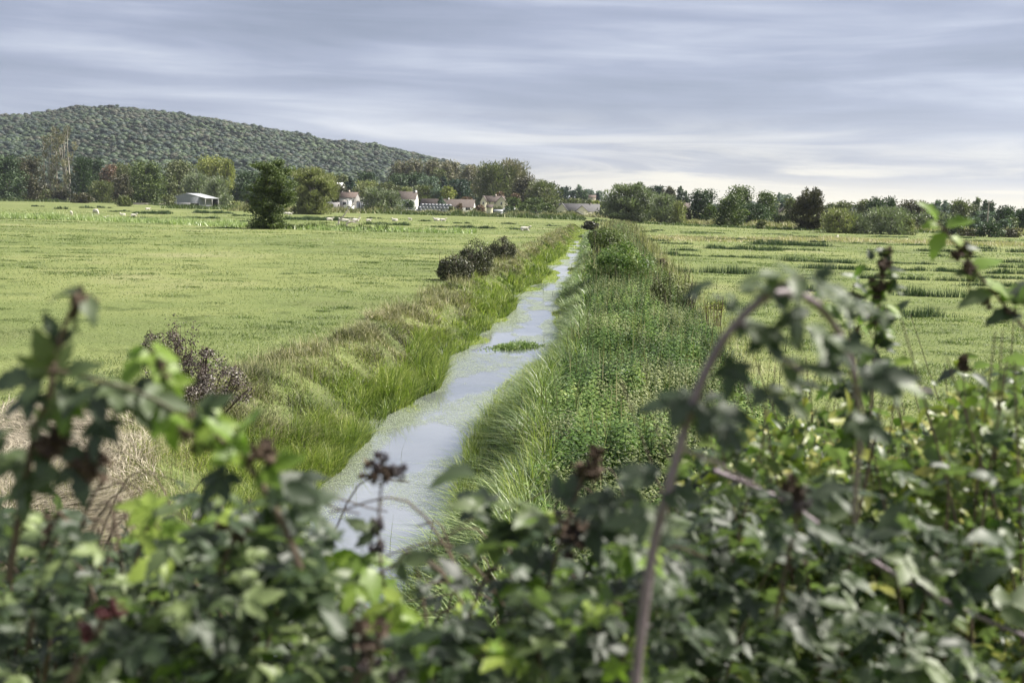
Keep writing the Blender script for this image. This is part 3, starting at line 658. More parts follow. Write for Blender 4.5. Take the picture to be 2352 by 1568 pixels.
NET = leafmat('nettle_leaf', [(0.0, (0.014, 0.034, 0.008)), (0.5, (0.090, 0.160, 0.034)), (1.0, (0.270, 0.330, 0.100))], 0.28, nscale=.7, namt=.2, rough=.5)
DUCK = leafmat('duckweed', [(0.0, (0.17, 0.21, 0.13)), (1.0, (0.40, 0.45, 0.33))], 0.0, nscale=.8, namt=.15, rough=.4)

# pasture: blades spread evenly over the view, longer and wider with distance
n = 330000
px, py = rg.uniform(-60, 2420, n), 478 + (1500 - 478) * rg.uniform(0, 1, n) ** 1.35
g0 = gnd(px, py, 0.0); ok = (g0[:, 1] > 6) & (g0[:, 1] < 230) & (((g0[:, 0] < xl(g0[:, 1]) - 1.7) | (g0[:, 0] > 2.4)))
x, y = g0[ok, 0], g0[ok, 1]
cl = fbm(x / 1.3, y / 2.6, 41, 3); gap = fbm(x / 9, y / 14, 44, 2)
keep = rg.uniform(0, 1, len(x)) < .35 + 1.2 * np.clip(cl - .35, 0, 1)
x, y, cl, gap = x[keep], y[keep], cl[keep], gap[keep]
pixm = y / 995
h = np.maximum(.05, 2.0 * pixm) * rg.uniform(.5, 1.3, len(x)) * (0.75 + .8 * np.clip(cl - .4, 0, 1)); h = np.minimum(h, .30)
mb = MB()
blades(mb, np.stack([x, y, zf(x, y)], -1), h, np.maximum(.006, pixm * .7), rg.uniform(0, 6.28, len(x)), rg.uniform(.3, 1.3, len(x)), .62 + .55 * (gap - .5) + rg.uniform(-.2, .25, len(x)) * np.clip(45 / y, .35, 1) - .35 * np.clip(cl - .55, 0, 1) + .5 * (fbm(x / 22, y / 30, 49, 2) - .5), segs=1)
# darker ungrazed tufts
n = 2300
px, py = rg.uniform(-60, 2420, n), 500 + (1250 - 500) * rg.uniform(0, 1, n) ** 1.5
c0 = gnd(px, py, 0.0); c0 = c0[(c0[:, 1] < 190) & (c0[:, 1] > 8) & ((c0[:, 0] < -8.4) | (c0[:, 0] > 3.2))]
c0 = c0[rg.uniform(0, 1, len(c0)) < np.clip(4.2 * (fbm(c0[:, 0] / 8, c0[:, 1] / 12, 47, 2) - .33), .06, 1)]
k = np.repeat(np.arange(len(c0)), 130); sx = rg.uniform(.12, .75, len(c0)) * (1 + c0[:, 1] / 120)
x = c0[k, 0] + rg.normal(size=len(k)) * sx[k]; y = c0[k, 1] + rg.normal(size=len(k)) * sx[k] * .5
pm = y / 995; hm = rg.uniform(.04, .13, len(c0))
blades(mb, np.stack([x, y, zf(x, y)], -1), np.maximum(hm[k], 1.2 * pm) * rg.uniform(.6, 1.3, len(k)), np.maximum(.008, pm * .7), rg.uniform(0, 6.28, len(k)), rg.uniform(.3, 1.1, len(k)), .36 + rg.uniform(-.18, .28, len(k)) + rg.uniform(-.12, .16, len(c0))[k], segs=1)
tag(mb.build('pasture_grass', GR), kind='stuff')

# left bank: rough straw coloured tussocks above, lush grass at the water
def bank_pts(n, y0, y1, pw, r=rg):
    y = y0 * (y1 / y0) ** (r.uniform(0, 1, n) ** pw); return y
mb = MB(); ml = MB()
n = 190000
y = bank_pts(n, 9.5, 215, 1.0); a = xl(y); wdt = np.interp(y, [12, 30, 60, 200], [3.1, 2.5, 1.9, 1.7])
t = rg.uniform(0, 1, n); x = a + .12 - t * (wdt + .9 * vn(y / 3, 0 * y, 61))
cl = vn(x / .55, y / .8, 63) * .75 + .25 * vn(x / .2, y / .3, 64); dry = fbm(x / 1.6, y / 3.2, 66, 2) * .9 + .55 * t - .3
keep = rg.uniform(0, 1, n) < .25 + 1.5 * np.clip(cl - .3, 0, 1)
x, y, t, cl, dry = x[keep], y[keep], t[keep], cl[keep], dry[keep]
pm = y / 995; hh = (.10 + .60 * np.clip(cl - .40, 0, 1) * 1.6) * rg.uniform(.6, 1.3, len(x)); hh *= np.where(t < .35, 1.15, 1.0)
isd = dry + rg.uniform(-.16, .16, len(x)) > .42
for sel, m_, tn in ((isd, mb, .45), (~isd, ml, .6)):
    blades(m_, np.stack([x[sel], y[sel], zf(x[sel], y[sel]) - .01], -1), np.maximum(hh[sel], 1.6 * pm[sel]), np.maximum(.008, pm[sel] * .6), rg.uniform(0, 6.28, sel.sum()), rg.uniform(.5, 1.5, sel.sum()),
           tn + rg.uniform(-.42, .42, sel.sum()) + .7 * (vn(x[sel] / 1.1, y[sel] / 1.5, 69) - .5), segs=2)
# tussock mounds: seeding stalks
n = 9000; y = bank_pts(n, 11, 170, 1.0); x = xl(y) - 1.3 - rg.uniform(0, 1.7, n); cl = fbm(x / 1.2, y / 1.5, 72, 2); s_ = cl > .52
x, y = x[s_], y[s_]
blades(mb, np.stack([x, y, zf(x, y)], -1), rg.uniform(.35, .6, len(x)), np.maximum(.006, y / 995 * .45), rg.uniform(0, 6.28, len(x)), rg.uniform(.1, .7, len(x)), .6 + rg.uniform(-.3, .35, len(x)), segs=2)
tag(mb.build('bank_tussocks', TUSS), kind='stuff')
# water margin, left: clumps of tall bright reed sweet grass
n = 46000; y = bank_pts(n, 9.5, 120, 1.0); t = rg.uniform(0, 1, n) ** 1.4; x = xl(y) + .30 - t * 1.1
cl = vn(y / 2.2, x * 0, 75); keep = rg.uniform(0, 1, n) < np.clip(cl * 1.7 - .35, .08, 1); x, y, t = x[keep], y[keep], t[keep]
cl = cl[keep]; z0 = np.maximum(zf(x, y), WATER - .05)
blades(ml, np.stack([x, y, z0], -1), (.15 + .65 * vn(x / .4, y / .6, 76) * (.5 + cl)) * rg.uniform(.6, 1.25, len(x)), np.maximum(.014, y / 995 * .75), rg.normal(.2, 1.4, len(x)), rg.uniform(.15, .9, len(x)) ** 1.2, .5 + .5 * (vn(x / .5, y / .8, 77) - .5) + rg.uniform(-.42, .45, len(x)), segs=3)
# low mats of floating sweet grass creeping out into the channel
n = 36000; y = bank_pts(n, 24, 215, .8); s = rg.uniform(0, 1, n)
left = rg.uniform(0, 1, n) < .6
reach = np.where(left, 1.3 * np.clip(vn(y / 3.4, 0 * y, 78) * 2.2 - .9, 0, 1), 1.0 * np.clip(vn(y / 3.9, 0 * y, 79) * 2.2 - .9, 0, 1))
x = np.where(left, xl(y) + s * reach, xr(y) - s * reach)
blades(ml, np.stack([x, y, np.full(n, WATER)], -1), np.maximum(.13, y / 995 * 1.8) * rg.uniform(.5, 1.2, n), np.maximum(.01, y / 995 * .8), rg.uniform(0, 6.28, n), rg.uniform(.6, 1.6, n), .72 + rg.uniform(-.3, .3, n), segs=1)
tag(ml.build('lush_bank_grass', LUSH), kind='stuff')

# right bank: long arching grass leaning over the water
mb = MB(); n = 52000
y = bank_pts(n, 8.0, 200, .95); t = rg.uniform(0, 1, n)
x = xr(y) - .15 + t * (np.interp(y, [10, 22, 40], [1.5, 1.3, .75]) + .5 * vn(y / 2.5, 0 * y, 81)); cl = vn(x / .7, y / 1.1, 82)
z0 = np.maximum(zf(x, y), WATER - .05); hh = (.30 + .75 * vn(x / .45, y / .6, 83)) * rg.uniform(.55, 1.2, n) * np.interp(y, [8, 40, 200], [1, .85, .8])
az_ = np.where(rg.uniform(0, 1, n) < .38, rg.normal(np.pi, .9, n), rg.uniform(0, 6.28, n) + 2.5 * vn(x / .6, y / .6, 84))
blades(mb, np.stack([x, y, z0], -1), hh, np.maximum(.018, y / 995 * .85), az_, rg.uniform(.25, 1.6, n), .42 + .5 * (cl - .5) + rg.uniform(-.45, .55, n), segs=3, face=rg.uniform(-.7, .7, n))
tag(mb.build('long_bank_grass', SEDGE), kind='stuff')

# nettles and dock covering the right bank
def net_template(r, leaves=9, L=.085):
    V = []; Fq = []
    for i in range(leaves):
        tt = i / leaves; a0 = (i // 2) * 1.57 + (i % 2) * 3.14 + r.uniform(-.3, .3); z = -0.30 * (1 - tt) if i < leaves - 1 else 0.01
        l = L * (1.15 - .6 * tt) * r.uniform(.85, 1.15); dx, dy = math.cos(a0), math.sin(a0); sx_, sy_ = -dy, dx; k = len(V)
        dr = r.uniform(.15, .75)
        V += [(0, 0, z), (dx * l * .45 + sx_ * l * .30, dy * l * .45 + sy_ * l * .30, z - .02 * dr), (dx * l * 1.15, dy * l * 1.15, z - l * .55 * dr),
              (dx * l * .45 - sx_ * l * .30, dy * l * .45 - sy_ * l * .30, z - .02 * dr), (dx * l * .5, dy * l * .5, z + .006)]
        Fq += [(k, k + 1, k + 4), (k + 1, k + 2, k + 4), (k + 2, k + 3, k + 4), (k + 3, k, k + 4)]
    return np.array(V), np.array(Fq)
mb = MB(); rt = np.random.default_rng(3)
TN = [net_template(rt) for _ in range(6)]
def mound(x, y):
    c = .9; wv = np.clip(1 - np.abs((x - c) / 2.75) ** 2.6, 0, 1)
    return (.62 * wv + .08) * (0.30 + 1.25 * fbm(x / 1.3, y / 1.8, 91, 2)) * np.interp(y, [8, 60, 110, 220], [1.0, 1.1, 1.35, 1.2])
n = 15000; y = bank_pts(n, 8.3, 215, .82); w_ = np.interp(y, [8, 45, 100, 215], [2.7, 2.6, 2.0, 1.6])
x = np.interp(y, [8, 25, 45], [.85, .75, .6]) + rg.uniform(-1, 1, n) * w_ * (.78 + .45 * vn(y / 2.2, 0 * y, 93))
z = zf(x, y) + mound(x, y) * rg.uniform(.80, 1.12, n); q = rg.uniform(0, 6.28, n); sc = np.maximum(1.2, y / 30) * rg.uniform(.7, 1.35, n)
keep = rg.uniform(0, 1, n) < np.clip(30 / y, .25, 1); 
for v_ in range(6):
    s_ = (np.arange(n) % 6 == v_) & keep
    c, ss, o = np.cos(q[s_]), np.sin(q[s_]), np.zeros(s_.sum())
    tl = rg.normal(0, .18, (s_.sum(), 2))
    Rm = basis(np.stack([c, ss, tl[:, 0]], -1), np.stack([tl[:, 0], tl[:, 1], o + 1], -1))
    sp_ = fbm(x[s_] / 1.1, y[s_] / 1.6, 201, 2) > .56
    for mm_, q_ in ((0, ~sp_), (1, sp_)): inst(mb, TN[v_][0] * np.array((1, 1, 1.0 + .5 * mm_)), TN[v_][1], np.stack([x[s_], y[s_], z[s_] + .06 * mm_], -1)[q_], Rm[q_], (sc[s_] * (1 - .3 * mm_))[q_][:, None], (.36 + 1.0 * (fbm(x[s_] / 1.6, y[s_] / 2.4, 95, 2) - .5) + rg.uniform(-.28, .34, s_.sum()))[q_], mm_)
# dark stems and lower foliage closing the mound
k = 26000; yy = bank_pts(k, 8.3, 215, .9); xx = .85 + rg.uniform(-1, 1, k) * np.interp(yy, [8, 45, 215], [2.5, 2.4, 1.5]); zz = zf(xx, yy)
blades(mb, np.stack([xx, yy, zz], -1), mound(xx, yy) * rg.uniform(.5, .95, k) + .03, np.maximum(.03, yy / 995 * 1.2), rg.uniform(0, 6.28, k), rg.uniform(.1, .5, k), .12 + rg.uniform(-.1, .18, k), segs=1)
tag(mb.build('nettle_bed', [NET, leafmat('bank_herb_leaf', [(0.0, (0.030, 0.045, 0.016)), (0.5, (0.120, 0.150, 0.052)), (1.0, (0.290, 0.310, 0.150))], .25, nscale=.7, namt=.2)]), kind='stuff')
mb = MB(); k = 21000; yy = 8.2 * (34 / 8.2) ** rg.uniform(0, 1, k); tt = rg.uniform(0, 1, k) ** 1.3; xx = xr(yy) - .25 + tt * 1.5; kp = rg.uniform(0, 1, k) < np.clip(1.6 * vn(xx / .5, yy / .9, 97) - .2, .05, 1); xx, yy = xx[kp], yy[kp]
blades(mb, np.stack([xx, yy, np.maximum(zf(xx, yy), WATER - .05)], -1), (.45 + .5 * vn(xx / .5, yy / .7, 98)) * rg.uniform(.6, 1.2, len(xx)), .016, rg.uniform(0, 6.28, len(xx)), rg.uniform(.1, .9, len(xx)), .5 + rg.uniform(-.45, .45, len(xx)), segs=3)
tag(mb.build('reed_grass', LUSH), kind='stuff')
# tall seed heads and thin pale stalks among the far weeds of the right bank
mb = MB(); n = 900; y = rg.uniform(11, 60, n); x = .9 + rg.normal(0, 1.5, n)
blades(mb, np.stack([x, y, zf(x, y) + .3], -1), rg.uniform(.5, .9, n), .022, rg.uniform(0, 6.28, n), rg.uniform(0, .3, n), .35 + rg.uniform(-.3, .4, n), segs=2)
n = 4200; y = rg.uniform(50, 225, n); x = .9 + rg.normal(0, 1.6, n)
blades(mb, np.stack([x, y, zf(x, y) + .3], -1), rg.uniform(.5, 1.1, n), np.maximum(.02, y / 995 * .5), rg.uniform(0, 6.28, n), rg.uniform(0, .35, n), .45 + rg.uniform(-.4, .5, n), segs=1)
n = 2600; y = rg.uniform(24, 150, n); x = 3.9 + rg.normal(0, .5, n) - y * .004
blades(mb, np.stack([x, y, zf(x, y)], -1), rg.uniform(.25, .6, n), np.maximum(.015, y / 995 * .6), rg.uniform(0, 6.28, n), rg.uniform(.1, .6, n), .6 + rg.uniform(-.3, .4, n), segs=1)
tag(mb.build('dry_weed_stalks', TUSS), kind='stuff')

# duckweed and floating leaves
n = 420000; y = bank_pts(n, 8, 130, .95); a, b = xl(y), xr(y); t = rg.uniform(-.04, 1.04, n); x = a + (b - a) * t
ed = np.minimum(t, 1 - t); m_ = fbm(x / 1.1, y / 2.4, 101, 3) + .36 * (1 - np.clip(ed / .40, 0, 1)) ** 1.1 - np.where(y < 15.5, .10, 0.0)
keep = (m_ + rg.uniform(-.05, .05, n) > .545) & (rg.uniform(0, 1, n) < .9)
x, y = x[keep], y[keep]; mb = MB()
hexv = np.array([[math.cos(i * math.pi / 3), math.sin(i * math.pi / 3), 0] for i in range(6)])
q = rg.uniform(0, 6.28, len(x)); c, ss, o = np.cos(q), np.sin(q), np.zeros(len(x))
inst(mb, hexv[:, :], [[0, 1, 2, 3], [0, 3, 4, 5]], np.stack([x, y, WATER + .006 + rg.uniform(0, .004, len(x))], -1),
     np.stack([np.stack([c, -ss, o], -1), np.stack([ss, c, o], -1), np.stack([o, o, o + 1], -1)], 1), (np.maximum(.006, y / 995 * .42) * rg.uniform(.6, 1.3, len(x)))[:, None], .5 + rg.uniform(-.4, .4, len(x)))
tag(mb.build('duckweed', DUCK), kind='stuff')
# raft of water plant in mid channel
cw = gnd(1187, 797, WATER); root = empty('floating_weed_raft', (cw[0], cw[1], WATER)); tag(root, 'dark green raft of water weed floating in the middle of the ditch', 'water plant')
mb = MB(); k = 1500; uu = rg.normal(size=k) * .42; vv = rg.normal(size=k) * .16 + uu * .25
blades(mb, np.stack([uu, vv * 2.2, np.full(k, .0)], -1), .17 * np.exp(-uu ** 2 * 2) * rg.uniform(.5, 1.3, k) + .04, np.full(k, .045), rg.uniform(0, 6.28, k), rg.uniform(.5, 1.6, k), .6 + rg.uniform(-.4, .3, k), segs=2)
mb.build('leaves', NET, root); mb = MB()
for i in range(14): tube(mb, curve([(rg.uniform(-.9, .9), rg.uniform(-.4, .4), .0), (rg.uniform(-.3, .3), 0, .04), (rg.uniform(-.9, .9), rg.uniform(-.4, .4), .02)], 6), .008, 4)
mb.build('runners', LM['olive'], root)

# pale mat of cut straw on the lower left
mb = MB(); n = 30000
px = rg.normal(150, 145, n); py = rg.uniform(925, 1330, n); ok = ((px - 140) / 215) ** 2 + ((py - 1100) / 190) ** 2 < 1.0 + .5 * rg.uniform(-.5, .5, n)
g0 = gnd(px[ok], py[ok], 0.1); x, y = g0[:, 0], g0[:, 1]; k = len(x)
sw = 6.28 * fbm(x / 2.2, y / 2.2, 111, 2) + rg.normal(0, .55, k)
pile = .16 * fbm(x / .9, y / .9, 113, 2)
blades(mb, np.stack([x, y, np.maximum(zf(x, y), -.9) + .02 + pile * rg.uniform(.4, 1, k)], -1), rg.uniform(.22, .5, k) * .55, rg.uniform(.010, .017, k), sw, rg.uniform(1.5, 1.9, k), .55 + rg.uniform(-.45, .45, k), segs=3)
tag(mb.build('cut_straw', STRAW), kind='stuff')

# rushes
mb_far = MB()
def rush(mb, zf_, cx, by, w, h, tn=0.45, zmin=.22):
    px, py = zf_(cx, by); k = zf_(1, 0)[0] - zf_(0, 0)[0]; p = gnd(px, py, 0.0); d = p[1]; m = d / FPX
    wid = w * k * m * .86; hgt = np.clip(h * k * m, zmin, .95); dep = min(max(.5, wid * .18), 3.2)
    cnt = int(np.clip(wid * dep * 230, 500, 6500) * np.clip(70 / d, .35, 1))
    nc = int(np.clip(wid * 1.1, 3, 26)); cu = np.linspace(-.42, .42, nc) + rg.normal(0, .25 / nc, nc); cv = rg.normal(0, .32, nc); ch = rg.uniform(.55, 1.1, nc); cs_ = np.maximum(rg.uniform(.25, .8, nc) / wid, .55 / nc); ii = rg.integers(0, nc, cnt)
    u = cu[ii] + rg.normal(size=cnt) * cs_[ii] * .8; v = cv[ii] + rg.normal(0, .16, cnt)
    x = p[0] + u * wid; y = d + dep * .5 + v * dep; e = ch[ii] * np.exp(-((u - cu[ii]) / np.maximum(cs_[ii], .02)) ** 2 * .12)
    blades(mb, np.stack([x, y, zf(x, y)], -1), hgt * e * rg.uniform(.6, 1.15, cnt), np.maximum(.012, d / 995 * .5), rg.uniform(0, 6.28, cnt), rg.uniform(.05, .45, cnt), tn + rg.uniform(-.35, .45, cnt), segs=1)
    return p
ZR = zoomfn(1505, 517.4, .36)
for a in [(400, 308, 450, 68, 'long dark rush clump right of the nettle bed, nearest left one on the far meadow'), (1670, 590, 350, 90, 'dense rush clump nearest to the camera, behind the thin bramble shoot'),
          (1760, 455, 450, 75, 'long rush clump behind the nearest dense one'), (460, 540, 130, 85, 'tan green rush tuft beside the nettle bed'), (1060, 237, 440, 38, 'long rush band above the arch of the bramble cane, upper one'),
          (1190, 282, 420, 42, 'long rush band above the arch of the bramble cane, lower one'), (870, 420, 150, 48, 'short rush clump inside the bramble arch'), (1060, 425, 130, 55, 'small rush clump at the right inside of the bramble arch'),
          (1870, 357, 380, 52, 'broad rush clump left of the thin bramble shoot'), (2250, 445, 230, 62, 'rush clump at the right edge, nearest one there'), (2150, 390, 300, 40, 'rush clump right of the thin bramble shoot'), (1420, 342, 240, 45, 'rush clump behind the brown dock stalk')]:
    px, py = ZR(a[0], a[1]); m1 = MB(); rush(m1, ZR, *a[:4]); o = m1.build('rush_clump', RUSH); tag(o, a[4], 'rushes', 'rush clumps on the right meadow')
for a in [(560, 157, 520, 34), (200, 163, 90, 24), (200, 198, 90, 26), (105, 190, 50, 32), (20, 188, 40, 24), (430, 205, 130, 22), (650, 213, 120, 30), (850, 132, 560, 34), (1050, 110, 110, 16), (1360, 122, 180, 20), (1620, 247, 250, 24),
          (1640, 292, 240, 30), (1780, 168, 200, 28), (1880, 297, 110, 32), (2060, 152, 220, 30), (2260, 172, 230, 40), (2250, 237, 220, 30), (2240, 272, 260, 36), (2260, 312, 240, 38), (1000, 77, 300, 14), (600, 102, 700, 18), (250, 80, 320, 14),
          (1500, 78, 260, 14), (1900, 82, 300, 12), (2150, 110, 300, 16), (320, 50, 300, 10), (1200, 50, 400, 10), (1900, 40, 500, 10), (900, 160, 260, 22), (1700, 130, 260, 18), (1950, 205, 260, 24), (750, 60, 260, 8), (2200, 345, 250, 30), (120, 120, 200, 16)]:
    rush(mb_far, ZR, *a)
for a in [(540, 850, 420, 40), (1040, 822, 260, 40), (1020, 890, 260, 32), (60, 792, 300, 55), (640, 790, 560, 50), (1900, 872, 900, 60)]: rush(mb_far, Z2, *a, zmin=.5)
for a in [(240, 812, 480, 50), (640, 802, 190, 30), (790, 882, 620, 52), (1260, 838, 140, 28), (1450, 908, 170, 34), (1800, 918, 520, 44), (1690, 862, 160, 24), (2240, 868, 150, 18)]: rush(mb_far, Z3, *a, zmin=.5)
for a in [(660, 1302, 140, 40), (950, 1290, 150, 40), (1130, 1290, 120, 30), (410, 1275, 130, 25), (1240, 1332, 90, 26), (1360, 1330, 120, 30), (1650, 1355, 500, 60), (930, 1410, 200, 26), (1450, 1398, 260, 30), (420, 1360, 110, 26)]: rush(mb_far, Z1, *a, zmin=.4)
for a in [(60, 775, 120, 45), (280, 720, 150, 14), (820, 745, 120, 24), (390, 790, 50, 32), (2000, 925, 300, 50), (1720, 800, 180, 70), (2080, 800, 120, 24), (1950, 815, 150, 20)]: rush(mb_far, Z4, *a, zmin=.4)
tag(mb_far.build('rushes', RUSH), kind='stuff')

# strips of rough weeds: pale line in the left pasture, field edges before the village and on the right
mb = MB(); md = MB(); mp_ = MB()
def strip(m, poly, cnt, h, thick, tn, bend=.3):
    poly = np.array(poly, float); t = rg.uniform(0, len(poly) - 1.001, cnt); i = t.astype(int); f = t - i
    c = poly[i] * (1 - f)[:, None] + poly[i + 1] * f[:, None]; p = gnd(c[:, 0], c[:, 1], 0.0)
    y = np.minimum(p[:, 1], 560) + rg.normal(0, 1, cnt) * thick; x = p[:, 0] * np.minimum(p[:, 1], 560) / p[:, 1]
    cl = vn(c[:, 0] / 14, 0 * y, 121); cl2 = vn(c[:, 0] / 4.0, 0 * y, 122)
    blades(m, np.stack([x, y, 0 * x], -1), h * (.35 + .9 * cl * cl2 + .3 * cl) * rg.uniform(.6, 1.3, cnt), y / 995 * .9, rg.uniform(0, 6.28, cnt), rg.uniform(.05, bend * 3, cnt), tn + rg.uniform(-.3, .35, cnt) + .25 * (cl - .5), segs=1)
strip(mp_, [(-20, 499), (120, 504), (300, 509), (460, 516), (560, 522)], 9000, .95, 1.6, .85)
strip(mp_, [(640, 525), (760, 528), (900, 531), (1000, 534), (1090, 536)], 6000, .75, 1.2, .8)
strip(md, [(650, 526), (740, 527), (900, 531)], 2600, .9, .6, .25)
strip(mb, [(560, 484), (740, 487), (960, 491), (1150, 497), (1340, 502)], 16000, 1.9, 7, .45)
strip(md, [(400, 478), (560, 482), (740, 486), (1000, 494), (1160, 498), (1345, 505)], 15000, 1.6, 5, .35)
strip(mb, [(1345, 497), (1420, 502), (1560, 512), (1700, 518), (1880, 527)], 11000, 1.5, 3, .62)
strip(md, [(1360, 508), (1600, 519), (1880, 530), (2100, 533), (2352, 541)], 7000, .7, 3, .4)
strip(mb, [(1900, 524), (2060, 530), (2200, 535), (2352, 541)], 8000, 1.3, 4, .72)
strip(mb, [(1500, 548), (1700, 552), (1900, 551), (2120, 558), (2352, 563)], 9000, .5, 4, .95)
strip(md, [(0, 462), (300, 467), (400, 474)], 3000, 1.4, 3, .2)  # weeds tinted dark, putting the wood edge's shade into their colour
tag(mb.build('rough_weeds', TUSS), kind='stuff'); tag(mp_.build('pale_ditch_grass', SEDGE), kind='stuff'); tag(md.build('green_verge_weeds', LM['green']), kind='stuff')

# ------------------------------------------------------------------ bushes on the banks
DKB = leafmat('dark_bramble_leaf', [(0.0, (0.012, 0.015, 0.007)), (0.6, (0.050, 0.055, 0.024)), (1.0, (0.140, 0.140, 0.075))], .1, nscale=1.2, namt=.2, rough=.4)
BRB = leafmat('withered_bramble_leaf', [(0.0, (0.030, 0.022, 0.020)), (0.5, (0.090, 0.070, 0.062)), (1.0, (0.300, 0.270, 0.240))], .08, nscale=1.5, namt=.2, rough=.45, tcol=(1, 1, 1))
M_stem = plain('bramble_stem', (0.06, 0.042, 0.032), (0.13, 0.095, 0.075), 8, .6)
M_dry = plain('dry_stalk', (0.07, 0.045, 0.035), (0.16, 0.11, 0.08), 10, .85)
def bush(name, label, cat, X0, Y0, Z0, domes, nleaf, ls, mat, group=None, arches=20, stemmat=None, upright=0, tn=.45):
    root = empty(name, (X0, Y0, Z0)); tag(root, label, cat, group); r = np.random.default_rng(int(abs(X0 * 71 + Y0 * 13)) + 5)
    D = np.array(domes, float); ex_ = []
    for d_ in domes:
        for _ in range(3): v_ = rdir(1, r)[0]; v_[2] = abs(v_[2]); ex_.append([d_[0] + v_[0] * d_[3] * .85, d_[1] + v_[1] * d_[4] * .85, d_[2] + v_[2] * d_[5] * .85, d_[3] * r.uniform(.22, .42), d_[4] * .3, d_[5] * r.uniform(.2, .4)])
    D = np.vstack([D, np.array(ex_)]); wgt = D[:, 3] * D[:, 5]; ci = r.choice(len(D), nleaf, p=wgt / wgt.sum()); dd = rdir(nleaf, r)
    pos = D[ci, :3] + dd * D[ci, 3:] * (r.uniform(.3, 1, nleaf) ** .4 * (1 + .16 * (r.uniform(0, 1, nleaf) < .12)))[:, None]
    lump = vn(pos[:, 0] * 3.2, pos[:, 2] * 3.2 + pos[:, 1] * 1.3, 4); ok = (pos[:, 2] > 0.0) & (lump > .22 + .0 * lump)
    pos, dd, lump = pos[ok], dd[ok], lump[ok]; k = len(pos)
    mb = MB(); inst(mb, QL, [[0, 1, 2, 3]], pos, basis(rdir(k, r), nrm(dd * .6 + rdir(k, r) * .6 + np.array([0, 0, .5]))), (ls * r.uniform(.6, 1.4, k))[:, None], tn + .5 * (lump - .5) + r.uniform(-.3, .35, k))
    mb.build('foliage', mat, root); ms_ = MB()
    for i in range(arches):
        c = D[r.integers(len(D))]; a = r.uniform(0, 6.28); e = c[:3] + np.array([math.cos(a) * c[3], math.sin(a) * c[4], -.2 * c[5]]) * r.uniform(.8, 1.15)
        tube(ms_, curve([(c[0] * .6, c[1] * .6, 0), (c[0], c[1], c[2] + c[5] * r.uniform(.6, 1.05)), e], 8), np.linspace(.012, .004, 8) * max(1, ls / .05), 4)
    for i in range(upright):
        c = D[r.integers(len(D))]; x0, y0 = c[0] + r.normal() * c[3] * .4, c[1] + r.normal() * c[4] * .4
        tube(ms_, curve([(x0 * .8, y0, 0), (x0, y0, c[2] + c[5] * .8), (x0 + r.normal() * .15, y0, c[2] + c[5] * r.uniform(1.1, 1.45))], 6), np.linspace(.010, .003, 6) * max(1, ls / .05), 4)
    ms_.build('stem', stemmat or M_stem, root); return root
def bush_px(px, by, wpx, hpx, zlev=0.0):
    p = gnd(px, by, zlev); m = p[1] / FPX; return p, wpx * m, hpx * m
for (px, by, w_, h_, lb) in [(1040, 647, 92, 66, 'dark bramble bush on the left bank, the nearest and lowest of three'), (1088, 632, 88, 90, 'tallest dark bramble bush in the middle of the three on the left bank'), (1150, 598, 72, 56, 'dark bramble bush farthest along the left bank')]:
    p, w, h = bush_px(px, by, w_, h_); a, b = w / 2, h
    bush('bramble_bush', lb, 'bush', p[0], p[1] + a * .7, float(zf(p[0], p[1])) - .05, [(0, 0, b * .45, a * .82, a * .75, b * .52), (-a * .45, -.1, b * .35, a * .5, a * .5, b * .38), (a * .45, .1, b * .38, a * .52, a * .5, b * .40), (0, -.2, b * .25, a * .9, a * .8, b * .3)],
         9000, .075, DKB, 'dark bramble bushes on the left bank', 26, upright=8, tn=.42)
p, w, h = bush_px(1545, 722, 125, 92)
bush('willow_shrub', 'small thin twigged shrub rising from the far end of the nettle bed', 'shrub', p[0], p[1] + .5, .1, [(0, 0, h * .5, w * .36, w * .3, h * .42), (w * .28, 0, h * .42, w * .22, w * .2, h * .34), (-w * .25, 0, h * .4, w * .22, w * .2, h * .32)], 2600, .07, LM['olive'], None, 6, M_bark, 40, tn=.5)
p, w, h = bush_px(1420, 655, 150, 90)
bush('elder_bush', 'rounded mid green bush on the right bank beside the bend of the water', 'shrub', p[0], p[1] + .8, .1, [(0, 0, h * .5, w * .42, w * .35, h * .48), (w * .3, 0, h * .4, w * .25, w * .25, h * .36), (-w * .25, 0, h * .4, w * .3, w * .2, h * .3)], 6500, .10, NET, None, 6, M_bark, 10, tn=.5)
p, w, h = bush_px(1400, 590, 100, 60)
bush('alder_bush', 'olive green bush on the right bank behind the rounded one', 'shrub', p[0], p[1] + .8, .1, [(0, 0, h * .5, w * .45, w * .5, h * .5), (-w * .2, 1.5, h * .55, w * .3, w * .3, h * .5)], 5200, .16, LM['green'], None, 5, M_bark, 14, tn=.6)
p, w, h = bush_px(1355, 528, 40, 18)
bush('bramble_bush', 'small black bush where the ditch disappears', 'bush', p[0], p[1] + 1, 0, [(0, 0, h * .5, w * .5, w * .4, h * .55)], 1500, .28, DKB, None, 4, None, 3, tn=.3)
p, w, h = bush_px(1638, 762, 60, 62)
bush('dock_plant', 'yellow seeding weed at the right edge of the nettle bed', 'plant', p[0], p[1], .2, [(0, 0, h * .6, w * .4, w * .3, h * .45)], 420, .05, LM['yellow'], None, 2, M_dry, 14, tn=.9)
p, w, h = bush_px(1517, 623, 36, 28)
bush('reed_tuft', 'brown reed tuft standing alone right of the far nettle bed', 'plant', p[0], p[1], 0, [(0, 0, h * .4, w * .5, w * .4, h * .5)], 900, .09, LM['bark'], None, 0, M_dry, 60, tn=.7)
